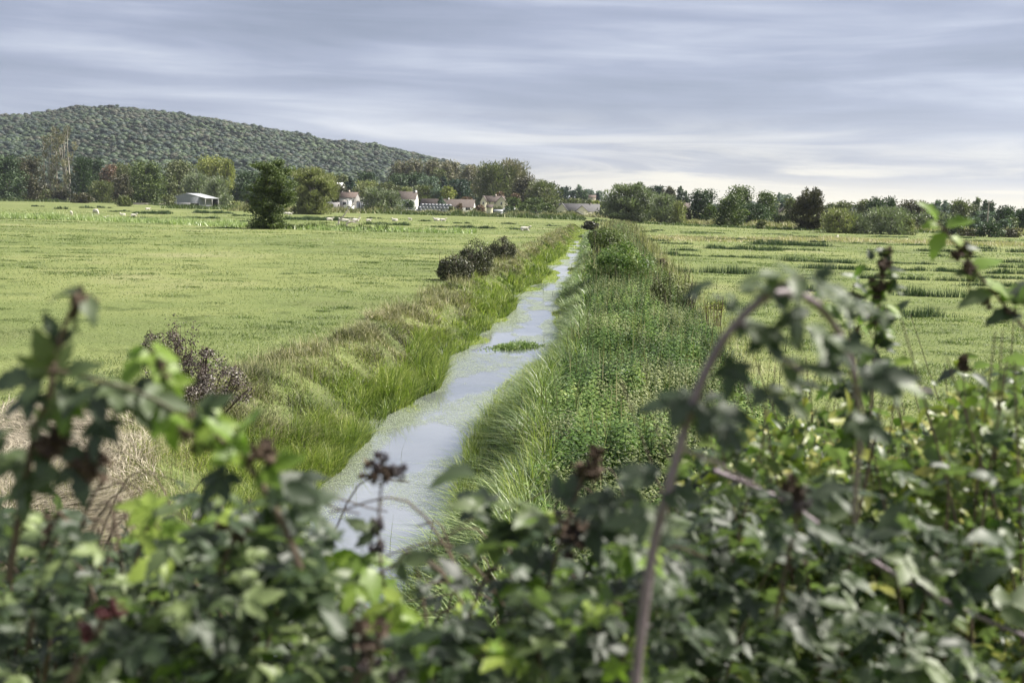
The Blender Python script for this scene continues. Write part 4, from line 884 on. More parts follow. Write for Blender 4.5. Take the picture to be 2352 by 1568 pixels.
# withered bramble mound on the left
p, w, h = bush_px(420, 950, 300, 215)
bx, by_ = p[0], p[1]; m = by_ / FPX
def lx(px): return (px - 420) * m
def lz(py): return (955 - py) * m * 1.02
bush('withered_bramble', 'withered dark bramble mound in front of the left pasture', 'bush', bx, by_ + .5, .0,
     [(lx(320), 0, lz(850), 48 * m, .5, 66 * m), (lx(345), 0, lz(805), 52 * m, .5, 36 * m), (lx(400), 0, lz(880), 70 * m, .6, 60 * m), (lx(450), 0, lz(850), 55 * m, .5, 44 * m), (lx(500), -.1, lz(885), 60 * m, .55, 40 * m), (lx(545), -.2, lz(905), 40 * m, .4, 30 * m), (lx(380), -.3, lz(920), 110 * m, .5, 50 * m)],
     10500, .042, BRB, None, 46, upright=8, tn=.5)
rt_ = empty('dead_dock', (bx, by_ + .3, 0)); tag(rt_, 'upright dead brown dock stalks growing out of the withered bramble', 'plant')
sm_, hd = MB(), MB(); IV, IF = ico(1); r = np.random.default_rng(8)
for i in range(13):
    x0, tx, ty = lx(r.uniform(385, 425)), lx(r.uniform(362, 442)), lz(r.uniform(735, 800))
    c = curve([(x0, 0, .1), ((x0 + tx) / 2, r.uniform(-.1, .1), ty * .6), (tx, r.uniform(-.2, .2), ty)], 10); tube(sm_, c, np.linspace(.008, .003, 10), 4)
    for q in range(26):
        i_ = r.integers(3, 10); pp = c[i_] + r.normal(0, .045, 3) + np.array([0, 0, .02]); hd.add(IV * r.uniform(.008, .019) + pp, IF, r.uniform(.1, .6))
sm_.build('stalk', M_dry, rt_); hd.build('seed_head', BRB, rt_)
# ------------------------------------------------------------------ village
M_cream = plain('cream_render', (0.56, 0.52, 0.38), (0.66, 0.62, 0.47), 1.5, .85)
M_white = plain('white_render', (0.62, 0.62, 0.61), (0.76, 0.76, 0.74), 1.2, .8)
M_stone = plain('grey_stone', (0.22, 0.21, 0.21), (0.38, 0.36, 0.35), 2.5, .9, .4)
M_rooft = plain('brown_tiles', (0.090, 0.074, 0.066), (0.150, 0.122, 0.108), 1.6, .85, .4, stretch=(1, 1, 4))
M_roofr = plain('red_tiles', (0.115, 0.085, 0.074), (0.180, 0.135, 0.115), 1.6, .85, .4, stretch=(1, 1, 4))
M_roofg = plain('grey_tiles', (0.10, 0.097, 0.10), (0.155, 0.15, 0.15), 1.6, .8, .4, stretch=(1, 1, 4))
M_glass = plain('window_glass', (0.02, 0.025, 0.03), (0.05, 0.055, 0.065), 1, .15, spec=.6)
M_clad = plain('weathered_cladding', (0.18, 0.19, 0.22), (0.32, 0.33, 0.36), 3.0, .8, .5, stretch=(4, 4, .25))
M_conc = plain('pale_concrete', (0.34, 0.33, 0.33), (0.50, 0.49, 0.47), 1.5, .9)
M_metal = plain('pale_metal', (0.28, 0.29, 0.31), (0.38, 0.39, 0.41), 2, .45)
M_dark = plain('dark_opening', (0.015, 0.015, 0.017), (0.04, 0.04, 0.04), 2, .9)  # near-black; on openings the colour stands for the shade inside
M_brick = plain('pale_brick', (0.42, 0.36, 0.30), (0.55, 0.48, 0.40), 4, .9)
def house(name, label, zf_, x0, x1, yr, ye, yb, d, depth, wallm, roofm, cat='house', rz=0.0, front_gable=False, wins=(), chimney=None, peak=None, over=.3, group='houses'):
    """walls and roof from the silhouette at distance d: x0..x1 wall sides, yr ridge, ye eave, yb ground line (zoom pixels)"""
    k = zf_(1, 0)[0] - zf_(0, 0)[0]; m = k * d / FPX; cx = (x0 + x1) / 2
    px, pyb = zf_(cx, yb); p = pt(px, pyb, d); root = empty(name, (p[0], d + depth / 2, 0), rz); tag(root, label, cat, group)
    Lx = (x1 - x0) * m / 2; D = depth / 2; zw = (lambda yy: pt(px, zf_(cx, yy)[1], d)[2]); E, Rg = zw(ye), zw(yr); pk = 0 if peak is None else (peak - cx) * m
    wb, rb_ = MB(), MB(); t = .16
    if front_gable:
        V = [(-Lx, -D, -.2), (Lx, -D, -.2), (Lx, -D, E), (pk, -D, Rg), (-Lx, -D, E), (-Lx, D, -.2), (Lx, D, -.2), (Lx, D, E), (pk, D, Rg), (-Lx, D, E)]
        wb.add(V, [(0, 1, 2, 4), (5, 9, 7, 6), (0, 4, 9, 5), (1, 6, 7, 2)]); wb.add(V, [(4, 2, 3), (9, 8, 7)])
        for s in (-1, 1):
            ex, ez = s * (Lx + over), E - (Rg - E) * over / max(.5, (Lx - s * pk)); yy0, yy1 = -D - over * .6, D + over * .6
            a = [(pk, Rg + .02), (ex, ez + .02), (ex, ez + t), (pk, Rg + t + .04)]
            V = [(q[0], yy0, q[1]) for q in a] + [(q[0], yy1, q[1]) for q in a]
            rb_.add(V, [(0, 1, 2, 3), (4, 7, 6, 5), (0, 4, 5, 1), (3, 2, 6, 7), (1, 5, 6, 2)])
    else:
        V = [(-Lx, -D, -.2), (-Lx, D, -.2), (-Lx, D, E), (-Lx, 0, Rg), (-Lx, -D, E), (Lx, -D, -.2), (Lx, D, -.2), (Lx, D, E), (Lx, 0, Rg), (Lx, -D, E)]
        wb.add(V, [(0, 4, 2, 1), (5, 6, 7, 9), (0, 5, 9, 4), (1, 2, 7, 6)]); wb.add(V, [(4, 3, 2), (9, 7, 8)])
        for s in (-1, 1):
            ey, ez = s * (D + over), E - (Rg - E) * over / D; xx0, xx1 = -Lx - over, Lx + over
            a = [(0, Rg + .02), (ey, ez + .02), (ey, ez + t), (0, Rg + t + .04)]
            V = [(xx0, q[0], q[1]) for q in a] + [(xx1, q[0], q[1]) for q in a]
            rb_.add(V, [(0, 1, 2, 3), (4, 7, 6, 5), (0, 4, 5, 1), (3, 2, 6, 7), (1, 5, 6, 2)])
    wb.build('wall', wallm, root); ro = rb_.build('roof', roofm, root)
    for (a, b, c, e_) in wins:                            # window rectangles in zoom pixels
        wx0, wx1, wz0, wz1 = (a - cx) * m, (b - cx) * m, zw(e_), zw(c); fr = MB(); f = .07; yy = -D
        for q in ((wx0 - f, wx1 + f, wz0 - f, wz0), (wx0 - f, wx1 + f, wz1, wz1 + f), (wx0 - f, wx0, wz0, wz1), (wx1, wx1 + f, wz0, wz1), ((wx0 + wx1) / 2 - f / 2, (wx0 + wx1) / 2 + f / 2, wz0, wz1)):
            box(fr, q[0], q[1], yy - .06, yy + .02, q[2], q[3])
        w_ = fr.build('window', M_white, root); box(pn := MB(), wx0, wx1, yy - .03, yy + .01, wz0, wz1); pn.build('pane', M_glass, w_)
    if chimney:
        c = MB(); a, b, top, bot = chimney; box(c, (a - cx) * m, (b - cx) * m, -.45, .45, zw(bot), zw(top)); co = c.build('chimney', wallm if wallm is M_white else M_brick, ro)
        c = MB(); 
        for q in (.3, .7): tube(c, [(((a + (b - a) * q) - cx) * m, 0, zw(top) - .02), (((a + (b - a) * q) - cx) * m, 0, zw(top) + .3)], .11, 6)
        c.build('chimney_pot', M_roofr, ro)
    return root, m, zw, cx
# barn
root, m, zw, cx = house('barn', 'grey clad open sided barn in front of the silver willows', Z2, 212, 540, 552, 588, 706, 395, 14, M_clad, M_metal, 'barn', front_gable=True, peak=375, over=.25)
b = MB(); box(b, (212 - cx) * m - .05, (540 - cx) * m + .05, -7.12, -6.99, 0, zw(662)); b.build('block_wall', M_conc, root)
b = MB(); box(b, (422 - cx) * m, (532 - cx) * m, -7.2, -7.11, .15, zw(664)); g = b.build('door', M_dark, root)
b = MB(); [box(b, (q - cx) * m, (q + 3 - cx) * m, -7.26, -7.19, .1, zw(664)) for q in (422, 475, 530)]; box(b, (422 - cx) * m, (533 - cx) * m, -7.28, -7.25, zw(668), zw(662)); b.build('door_frame', M_conc, g)
xs = (615 - cx) * m; b = MB(); xa = (540 - cx) * m
b.add([(xa, -7.1, zw(589)), (xs, -7.1, zw(606)), (xs, 7.1, zw(606)), (xa, 7.1, zw(589)), (xa, -7.1, zw(584)), (xs, -7.1, zw(601)), (xs, 7.1, zw(601)), (xa, 7.1, zw(584))], [(0, 3, 2, 1), (4, 5, 6, 7), (0, 1, 5, 4), (1, 2, 6, 5), (2, 3, 7, 6)])
b.build('lean_to_roof', M_metal, root)
for q in (-6.8, 0, 6.6): b = MB(); box(b, xs - .35, xs - .15, q, q + .2, 0, zw(604)); b.build('post', M_conc, root)
b = MB(); box(b, xa + .02, xs - .5, 6.8, 6.95, 0, zw(612)); b.build('back_wall', M_dark, root)  # wall coloured near-black, standing for the shade inside the open bay
# ruined stone house, its outbuildings and the houses of the row
house('stone_house', 'half ruined grey stone house under a faded red roof', Z3, 232, 432, 490, 548, 692, 410, 7.5, M_stone, M_roofr, wins=[(250, 268, 570, 600), (375, 392, 560, 620), (400, 414, 575, 600)], chimney=(322, 334, 462, 495))
def blockthing(name, label, cat, zf_, x0, x1, yt, yb, d, depth, mat, yt2=None, roof=None, extra=(), part='wall'):
    k = zf_(1, 0)[0] - zf_(0, 0)[0]; m = k * d / FPX; cx = (x0 + x1) / 2; px, py = zf_(cx, yb); p = pt(px, py, d); root = empty(name, (p[0], d + depth / 2, 0)); tag(root, label, cat)
    zw = lambda yy: pt(px, zf_(cx, yy)[1], d)[2]; L2 = (x1 - x0) * m / 2; z1, z2 = zw(yt), zw(yt2 if yt2 is not None else yt); D = depth / 2; b = MB()
    b.add([(-L2, -D, -.1), (L2, -D, -.1), (L2, D, -.1), (-L2, D, -.1), (-L2, -D, z1), (L2, -D, z2), (L2, D, z2), (-L2, D, z1)], [(0, 1, 5, 4), (1, 2, 6, 5), (2, 3, 7, 6), (3, 0, 4, 7), (4, 5, 6, 7)]); b.build(part, mat, root)
    if roof is not None:
        b = MB(); o_ = .2; b.add([(-L2 - o_, -D - o_, z1 + .01), (L2 + o_, -D - o_, z2 + .01), (L2 + o_, D + o_, z2 + .01), (-L2 - o_, D + o_, z1 + .01), (-L2 - o_, -D - o_, z1 + .15), (L2 + o_, -D - o_, z2 + .15), (L2 + o_, D + o_, z2 + .15), (-L2 - o_, D + o_, z1 + .15)],
            [(0, 3, 2, 1), (4, 5, 6, 7), (0, 1, 5, 4), (1, 2, 6, 5), (2, 3, 7, 6), (3, 0, 4, 7)]); b.build('roof', roof, root)
    for (nm, a, c, e_, f, mm) in extra: b = MB(); box(b, (a - cx) * m, (c - cx) * m, -D - .08, -D + .02, zw(f), zw(e_)); b.build(nm, mm, root)
    return root
blockthing('lean_to', 'pale lean-to with white sloping roof against the stone house', 'shed', Z3, 244, 325, 588, 690, 404, 3.5, M_stone, 574, M_white, [('window', 280, 322, 602, 640, M_glass)])
blockthing('outbuilding', 'small white flat roofed outbuilding before the stone house', 'shed', Z3, 300, 402, 640, 692, 395, 3.5, M_white, None, M_conc, [('window', 334, 366, 650, 665, M_glass)])
blockthing('white_cabin', 'white square cabin raised behind the white outbuilding', 'shed', Z3, 326, 368, 582, 690, 401, 2.0, M_white, None, M_white)
blockthing('grey_shed', 'grey shed with a sloping roof right of the stone house', 'shed', Z3, 440, 560, 600, 692, 398, 5, M_clad, 628, M_roofg, [('door', 470, 482, 612, 690, M_dark), ('window', 500, 540, 640, 655, M_glass)])
blockthing('low_shed', 'low grey shed half hidden by the silver willow', 'shed', Z3, 566, 650, 636, 692, 396, 4, M_stone, 655, M_roofg)
blockthing('garden_wall', 'grey stone wall with dark doorways left of the ruined house', 'wall', Z3, 80, 240, 612, 695, 402, .5, M_stone, 606, None, [('doorway', 140, 165, 628, 690, M_dark), ('doorway', 225, 238, 630, 690, M_dark)])  # doorways are near-black panels on the wall, standing for inside shade
blockthing('stone_wall', 'long low pinkish stone wall below the round green tree', 'wall', Z1, 1440, 1850, 1238, 1272, 430, .5, M_brick)
house('farmhouse', 'white house with a plum brown roof and a white end chimney', Z3, 880, 1148, 482, 566, 692, 445, 7.5, M_white, M_rooft, wins=[(945, 960, 575, 605), (988, 1000, 575, 605), (1120, 1134, 600, 640)], chimney=(1124, 1146, 462, 520))
house('long_bungalow', 'long low bungalow with a brown tiled roof behind the black bales', Z3, 1200, 1840, 574, 662, 718, 425, 8, M_white, M_rooft, wins=[(1752, 1804, 668, 698), (1400, 1430, 672, 695), (1600, 1630, 672, 695)], chimney=(1520, 1532, 555, 585))
# cream two storey house: middle range and two front gables
root, m, zw, cx = house('cream_house', 'cream two storey house with two front gables', Z3, 1940, 2200, 536, 598, 722, 436, 6, M_cream, M_rooft, wins=[(2027, 2041, 602, 626), (2090, 2104, 602, 626), (2030, 2046, 665, 700), (2088, 2104, 665, 700)], chimney=(2088, 2104, 512, 545))
for (a, b_, pk_) in ((1926, 2000, 1962), (2120, 2238, 2180)):
    g = MB(); r2 = MB(); x0, x1, xp = (a - cx) * m, (b_ - cx) * m, (pk_ - cx) * m; y0, y1 = -4.6, 0; E, Rg = zw(600), zw(538)
    V = [(x0, y0, -.2), (x1, y0, -.2), (x1, y0, E), (xp, y0, Rg), (x0, y0, E), (x0, y1, -.2), (x1, y1, -.2), (x1, y1, E), (xp, y1, Rg), (x0, y1, E)]
    g.add(V, [(0, 1, 2, 4), (0, 4, 9, 5), (1, 6, 7, 2)]); g.add(V, [(4, 2, 3)]); g.build('gable_wall', M_cream, root)
    for s, xe in ((-1, x0), (1, x1)):
        ex = xe + s * .25; ez = E - .2; q = [(xp, Rg + .05), (ex, ez + .05), (ex, ez + .2), (xp, Rg + .24)]; V = [(u_[0], y0 - .2, u_[1]) for u_ in q] + [(u_[0], y1, u_[1]) for u_ in q]
        r2.add(V, [(0, 1, 2, 3), (4, 7, 6, 5), (0, 4, 5, 1), (3, 2, 6, 7), (1, 5, 6, 2)])
    r2.build('gable_roof', M_rooft, root)
    xm = (x0 + x1) / 2; f = MB(); box(f, xm - .35, xm + .35, y0 - .07, y0 + .02, zw(640), zw(606)); wnd = f.build('window', M_white, root); f = MB(); box(f, xm - .27, xm + .27, y0 - .09, y0 - .06, zw(638), zw(608)); f.build('pane', M_glass, wnd)
house('porch_shed', 'small dark roofed garden shed at the cream house', Z3, 2000, 2064, 640, 668, 722, 405, 2.5, M_cream, M_rooft, 'shed', group=None)
house('summerhouse', 'pale blue grey summerhouse with white roof edge in front of the cream house', Z3, 2090, 2180, 700, 712, 752, 392, 2.8, M_metal, M_metal, 'shed', wins=[(2105, 2120, 720, 738), (2150, 2165, 720, 738)], over=.35, group=None)
# polytunnel
p = pt(*Z4(325, 560), 415); root = empty('polytunnel', (p[0], 415, 0), R_(-35)); tag(root, 'white curved polytunnel in the garden of the cream house', 'greenhouse')
b = MB(); th = np.linspace(0, math.pi, 11); xs_ = np.linspace(-3.2, 3.2, 5); V = [(x, math.cos(t_) * 1.7, math.sin(t_) * 2.3) for x in xs_ for t_ in th]
b.add(V, [(i * 11 + j, i * 11 + j + 1, (i + 1) * 11 + j + 1, (i + 1) * 11 + j) for i in range(4) for j in range(10)]); b.build('cover', M_white, root, True)
for x in xs_: b = MB(); tube(b, [(x, math.cos(t_) * 1.73, math.sin(t_) * 2.33) for t_ in th], .04, 5); b.build('hoop', M_metal, root)
# cream bungalow
root, m, zw, cx = house('cream_bungalow', 'cream bungalow with slate grey roof and two front gables', Z4, 905, 1378, 482, 567, 630, 405, 8, M_cream, M_roofg, wins=[(1195, 1215, 580, 600), (1300, 1330, 580, 605)], chimney=(1270, 1280, 468, 492))
for (a, b_, pk_, yt_, ye_, yy) in ((868, 1006, 940, 480, 562, -5.6), (1106, 1252, 1180, 502, 570, -6.4), (1060, 1190, 1125, 571, 606, -8.5)):
    g = MB(); r2 = MB(); x0, x1, xp = (a - cx) * m, (b_ - cx) * m, (pk_ - cx) * m; E, Rg = zw(ye_), zw(yt_); y1 = 0 if yy > -8 else -6.5
    V = [(x0, yy, -.2), (x1, yy, -.2), (x1, yy, E), (xp, yy, Rg), (x0, yy, E), (x0, y1, -.2), (x1, y1, -.2), (x1, y1, E), (xp, y1, Rg), (x0, y1, E)]
    g.add(V, [(0, 1, 2, 4), (0, 4, 9, 5), (1, 6, 7, 2)]); g.add(V, [(4, 2, 3)]); g.build('gable_wall' if yy > -8 else 'garage_wall', M_cream if yy > -8 else M_rooft, root)
    for s, xe in ((-1, x0), (1, x1)):
        ex = xe + s * .25; ez = E - .15; q = [(xp, Rg + .05), (ex, ez + .05), (ex, ez + .2), (xp, Rg + .22)]; V = [(u_[0], yy - .25, u_[1]) for u_ in q] + [(u_[0], y1, u_[1]) for u_ in q]
        r2.add(V, [(0, 1, 2, 3), (4, 7, 6, 5), (0, 4, 5, 1), (3, 2, 6, 7), (1, 5, 6, 2)])
    r2.build('gable_roof', M_roofg if yy > -8 else M_conc, root)
b = MB(); tube(b, [((1261 - cx) * m, -4.4, 0), ((1261 - cx) * m, -4.4, zw(560))], .09, 6); b.build('downpipe', M_dark, root)
house('red_house', 'small far house with a red brown roof seen through the skyline gap', Z4, 1250, 1342, 376, 402, 440, 720, 9, M_brick, M_roofr, wins=[(1285, 1300, 408, 420)])
house('far_house', 'far low roof left of the small red roof', Z4, 930, 998, 404, 418, 440, 700, 8, M_brick, M_rooft)
house('brown_house', 'brown roof peeping between the pale willow and the dark oak', Z5, 300, 440, 346, 402, 450, 345, 8, M_brick, M_rooft)
house('white_bungalow', 'white bungalow behind the lamp pole on the right', Z5, 1596, 1745, 405, 468, 545, 350, 8, M_cream, M_rooft, front_gable=True, wins=[(1650, 1680, 478, 500)])
house('white_roofed_shed', 'long pale roofed building far behind the pale willow', Z2, 2060, 2215, 423, 452, 480, 600, 10, M_white, M_white, 'building', group=None)
# silage bales
def bale_proto():
    root = empty('silage_bale', (0, 0, 0)); r, L = .62, 1.25; th = np.linspace(0, 2 * math.pi, 20, endpoint=False); rings = [(-L / 2, .0), (-L / 2 - .02, .45), (-L / 2, .54), (-L / 2 + .08, r), (0, r * 1.02), (L / 2 - .08, r), (L / 2, .54), (L / 2, 0)]
    V = [(math.cos(a) * q, y_, math.sin(a) * q) for y_, q in rings for a in th]; b = MB()
    b.add(V, [(i * 20 + j, i * 20 + (j + 1) % 20, (i + 1) * 20 + (j + 1) % 20, (i + 1) * 20 + j) for i in range(7) for j in range(20)]); b.build('wrap', M_wrap, root, True)
    return root
M_wrap = plain('black_wrap', (0.035, 0.04, 0.06), (0.09, 0.10, 0.13), 3, .38, .15, metallic=.0, spec=1.0)
M_wrap.node_tree.nodes['Principled BSDF'].inputs['Coat Weight'].default_value = 1.0; M_wrap.node_tree.nodes['Principled BSDF'].inputs['Coat IOR'].default_value = 2.2; M_wrap.node_tree.nodes['Principled BSDF'].inputs['Coat Roughness'].default_value = .42
proto = bale_proto(); first = True; d0 = 388; mz = .192 * d0 / FPX
rows = [(1258, 1300, 1340, 1380, 1420), (1232, 1272, 1312, 1352, 1392, 1432, 1472, 1512), (1212, 1252, 1292, 1332, 1372, 1412, 1452, 1492, 1532)]
for ri, row in enumerate(rows):
    for ci_, x in enumerate(row):
        for dp in range(2 if ri == 2 else 1):
            o = proto if first else copy_tree(proto); first = False; p = pt(*Z3(x + dp * 6, 730), d0); o.location = (p[0], d0 + ci_ * .25 + ri * .9 + dp * 1.3, .62 + ri * 1.07); o.rotation_euler = (0, 0, R_(8))
            tag(o, ['black wrapped bale in the bottom row of the stack by the bungalow', 'black wrapped bale in the middle row of the stack by the bungalow', 'shiny topped black bale on the top row of the stack by the bungalow'][ri], 'bale', 'wrapped silage bales')
for q, (x, z) in enumerate([(1178, .62), (1210, .62), (1195, 1.7), (1165, .62)]):
    o = copy_tree(proto); p = pt(*Z3(x, 725), d0 - 1.0); o.location = (p[0], d0 + (-.8 if q < 3 else 1.5), z); o.rotation_euler = (0, 0, R_(80)); tag(o, 'black wrapped bale lying sideways at the left end of the stack', 'bale', 'wrapped silage bales')
# cars
def car(px_zf, px, py, d, rz, label, matc):
    p = pt(*px_zf(px, py), d); root = empty('parked_car', (p[0], d, 0), rz); tag(root, label, 'car', 'cars parked in the village')
    prof = [(-2.1, .35), (-2.15, .8), (-1.9, .98), (-1.35, 1.02), (-.85, 1.42), (.75, 1.45), (1.35, 1.02), (1.95, .9), (2.1, .7), (2.1, .35)]
    V = [(x, -.82, z) for x, z in prof] + [(x, .82, z) for x, z in prof]; k = len(prof); b = MB(); b.add(V, [(i, (i + 1) % k, (i + 1) % k + k, i + k) for i in range(k)]); 
    b.add(V, [(0, 1, 2, 3), (0, 3, 6, 9), (3, 4, 5, 6), (6, 7, 8, 9), (k, k + 3, k + 2, k + 1), (k, k + 9, k + 6, k + 3), (k + 3, k + 6, k + 5, k + 4), (k + 6, k + 9, k + 8, k + 7)]); b.build('body', matc, root)
    b = MB(); [b.add([(-1.15, s * .835, 1.04), (1.15, s * .835, 1.04), (.7, s * .835, 1.38), (-.82, s * .835, 1.36)], [(0, 1, 2, 3)]) for s in (-1, 1)]; b.build('side_windows', M_glass, root)
    for x in (-1.35, 1.35):
        for s in (-1, 1): b = MB(); tube(b, [(x, s * .70, .32), (x, s * .71, .32), (x, s * .86, .32), (x, s * .87, .32)], [.02, .32, .32, .02], 12); b.build('wheel', M_dark, root)
M_car = plain('white_paint', (0.70, 0.70, 0.71), (0.76, 0.76, 0.77), 1, .25, spec=.6)
M_car2 = plain('silver_paint', (0.35, 0.36, 0.38), (0.42, 0.43, 0.45), 1, .3, metallic=.4)
car(Z3, 1035, 692, 398, .1, 'white car parked beneath the white house, left one', M_car); car(Z3, 1085, 694, 394, .2, 'white car parked beneath the white house, right one', M_car)
car(Z3, 52, 700, 385, 1.2, 'white car by the foot of the pale yellow willow', M_car); car(Z5, 1475, 562, 310, .2, 'silver car behind the reeds below the white bungalow', M_car2); car(Z3, 990, 690, 405, .6, 'silver car just left of the two white cars', M_car2)
# poles
for (zf_, x, yt_, yb_, d, lb) in ((Z5, 1567, 338, 545, 330, 'pale lamp pole beside the white bungalow'), (Z6, 1919, 282, 640, 215, 'tall pale utility pole among the far right poplars')):
    p = pt(*zf_(x, yb_), d); zt = pt(*zf_(x, yt_), d)[2]; root = empty('utility_pole', (p[0], d, 0)); tag(root, lb, 'pole'); b = MB(); tube(b, [(0, 0, 0), (0, 0, zt)], [.16, .11], 8); b.build('pole', M_palebark, root)
    b = MB(); box(b, -.7, .7, -.05, .05, zt - .5, zt - .38); b.build('crossarm', M_palebark, root)
    for q in (-.6, 0, .6): b = MB(); tube(b, [(q, 0, zt - .38), (q, 0, zt - .22)], .05, 6); b.build('insulator', M_conc, root)
# fallen dead branch
M_dead = plain('bleached_wood', (0.20, 0.18, 0.155), (0.42, 0.39, 0.34), 3, .85)
d = 150; P0 = pt(*Z3(300, 905), d); root = empty('fallen_branch', (P0[0], d, 0)); tag(root, 'bleached forked dead branch lying in the left pasture', 'dead wood'); b = MB()
for pts_, r0, r1 in (([(205, 905), (228, 860), (222, 832), (262, 788), (300, 730), (322, 690), (392, 635)], .30, .10), ([(385, 640), (430, 600), (500, 560)], .10, .04), ([(320, 895), (326, 858), (380, 842), (420, 838), (448, 800), (472, 745)], .30, .06), ([(392, 842), (430, 858), (482, 878)], .14, .05), ([(345, 850), (380, 815), (398, 785)], .11, .04)):
    q = np.array([pt(*Z3(a, c), d) for a, c in pts_]) - np.array([P0[0], d, 0]); q[:, 1] += np.linspace(0, 1.2, len(q)); q[:, 2] = np.maximum(q[:, 2], 0); tube(b, curve(q, 14), np.linspace(r0, r1, 14) * .55, 6)
b.build('wood', M_dead, root)
# ------------------------------------------------------------------ sheep
M_wool = plain('wool', (0.50, 0.47, 0.39), (0.66, 0.63, 0.55), 9, .95, .6); M_face = plain('sheep_face', (0.42, 0.38, 0.33), (0.55, 0.52, 0.46), 9, .9)
def sheep(kind):
    me = bpy.data.meshes.new('sheep'); V, E, Rr = [], [], []
    def chain(pts, par=None):
        last = par
        for (x, y, z, r) in pts:
            V.append((x, y, z)); Rr.append(r)
            if last is not None: E.append((last, len(V) - 1))
            last = len(V) - 1
        return last
    zb = .62 if kind != 'lying' else .32
    chain([(0, 0, zb, .26)])
    f = chain([(.26, 0, zb, .25), (.46, 0, zb + .02, .19)], 0); bk = chain([(-.26, 0, zb, .27), (-.46, 0, zb - .01, .20), (-.56, 0, zb - .05, .06)], 0)
    if kind == 'grazing': chain([(.62, 0, zb - .12, .11), (.74, 0, zb - .34, .075), (.80, 0, zb - .50, .055), (.82, 0, zb - .57, .03)], f)
    else: chain([(.58, 0, zb + .16, .11), (.66, 0, zb + .30, .085), (.78, 0, zb + .28, .06), (.86, 0, zb + .24, .035)], f)
    hd_ = len(V) - 3
    for s in (-1, 1):
        if kind != 'lying':
            chain([(.36, s * .13, zb - .22, .08), (.36, s * .13, .22, .04), (.35, s * .13, .02, .035)], 1); chain([(-.34, s * .13, zb - .2, .10), (-.42, s * .13, .26, .045), (-.38, s * .13, .02, .035)], 3)
        else: chain([(.46, s * .22, .10, .06), (.60, s * .20, .05, .04)], 1); chain([(-.36, s * .28, .12, .10), (-.15, s * .32, .05, .04)], 3)
        chain([(V[hd_][0] - .03, s * .08, V[hd_][2] + .03, .022), (V[hd_][0] - .06, s * .16, V[hd_][2] + .02, .02)], hd_)
    me.from_pydata(V, E, []); me.update(); o = bpy.data.objects.new('sheep', me); COL.objects.link(o)
    md_ = o.modifiers.new('s', 'SKIN'); me.skin_vertices[0].data[0].use_root = True
    for i, r in enumerate(Rr): me.skin_vertices[0].data[i].radius = (r, r)
    o.modifiers.new('u', 'SUBSURF').levels = 1
    dg = bpy.context.evaluated_depsgraph_get(); me2 = bpy.data.meshes.new_from_object(o.evaluated_get(dg)); o.modifiers.clear(); o.data = me2; me2.materials.clear(); me2.materials.append(M_wool)
    for pl in me2.polygons: pl.use_smooth = True
    return o
SP = {k: sheep(k) for k in ('grazing', 'standing', 'lying')}; usedp = set()
for (zf_, x, y, kind, rz, s, lb) in [
    (Z1, 1045, 1362, 'grazing', -.5, 1.35, 'largest sheep, grazing with head down in the left pasture'), (Z1, 782, 1368, 'standing', 2.2, .9, 'sheep left of the big grazing one'), (Z1, 1345, 1374, 'lying', 3.0, 1.0, 'sheep lying by the rushes right of the big grazing one'),
    (Z1, 1462, 1382, 'lying', .2, 1.0, 'sheep half hidden in rushes right of another lying one'), (Z1, 1615, 1310, 'lying', .5, 1.1, 'far sheep lying below the round green tree'), (Z1, 1135, 1418, 'lying', .1, 1.0, 'sheep lying in the pale weed line under the big grazing one'),
    (Z2, 1560, 802, 'lying', .2, 1.1, 'far sheep between field tree and pale willow, left one'), (Z2, 1605, 806, 'lying', .1, 1.1, 'far sheep between field tree and pale willow, right one'), (Z2, 2080, 878, 'lying', .2, 1.1, 'sheep lying just left of the fallen branch'),
    (Z3, 275, 838, 'lying', 3.0, 1.1, 'sheep resting behind the trunk of the fallen branch'), (Z3, 325, 845, 'lying', .1, 1.1, 'sheep resting in the fork of the fallen branch'), (Z3, 432, 842, 'lying', .3, 1.2, 'sheep resting behind the right end of the fallen branch'),
    (Z3, 585, 836, 'lying', .2, .9, 'sheep lying alone right of the fallen branch'), (Z3, 905, 838, 'lying', 2.9, 1.1, 'sheep lying at the long rush band'), (Z3, 1085, 832, 'standing', 2.6, .8, 'small sheep at the right tip of the long rush band'),
    (Z3, 1405, 832, 'lying', 3.1, 1.2, 'sheep resting below the long bungalow, left of a pair'), (Z3, 1475, 834, 'lying', .1, 1.1, 'sheep resting below the long bungalow, right of a pair'), (Z4, 495, 802, 'lying', 0, 1.25, 'sheep resting near the ditch, nearest of all'), (Z6, 202, 728, 'lying', 1.2, 1.0, 'single sheep on the right meadow')]:
    p = gnd(*zf_(x, y), 0.0); o = SP[kind] if kind not in usedp else SP[kind].copy()
    if kind in usedp: COL.objects.link(o)
    usedp.add(kind); o.name = 'sheep'; o.location = (p[0], p[1], float(zf(p[0], p[1])) - .01); o.rotation_euler = (0, 0, rz); o.scale = (s, s, s); tag(o, lb, 'sheep', 'sheep in the pastures')
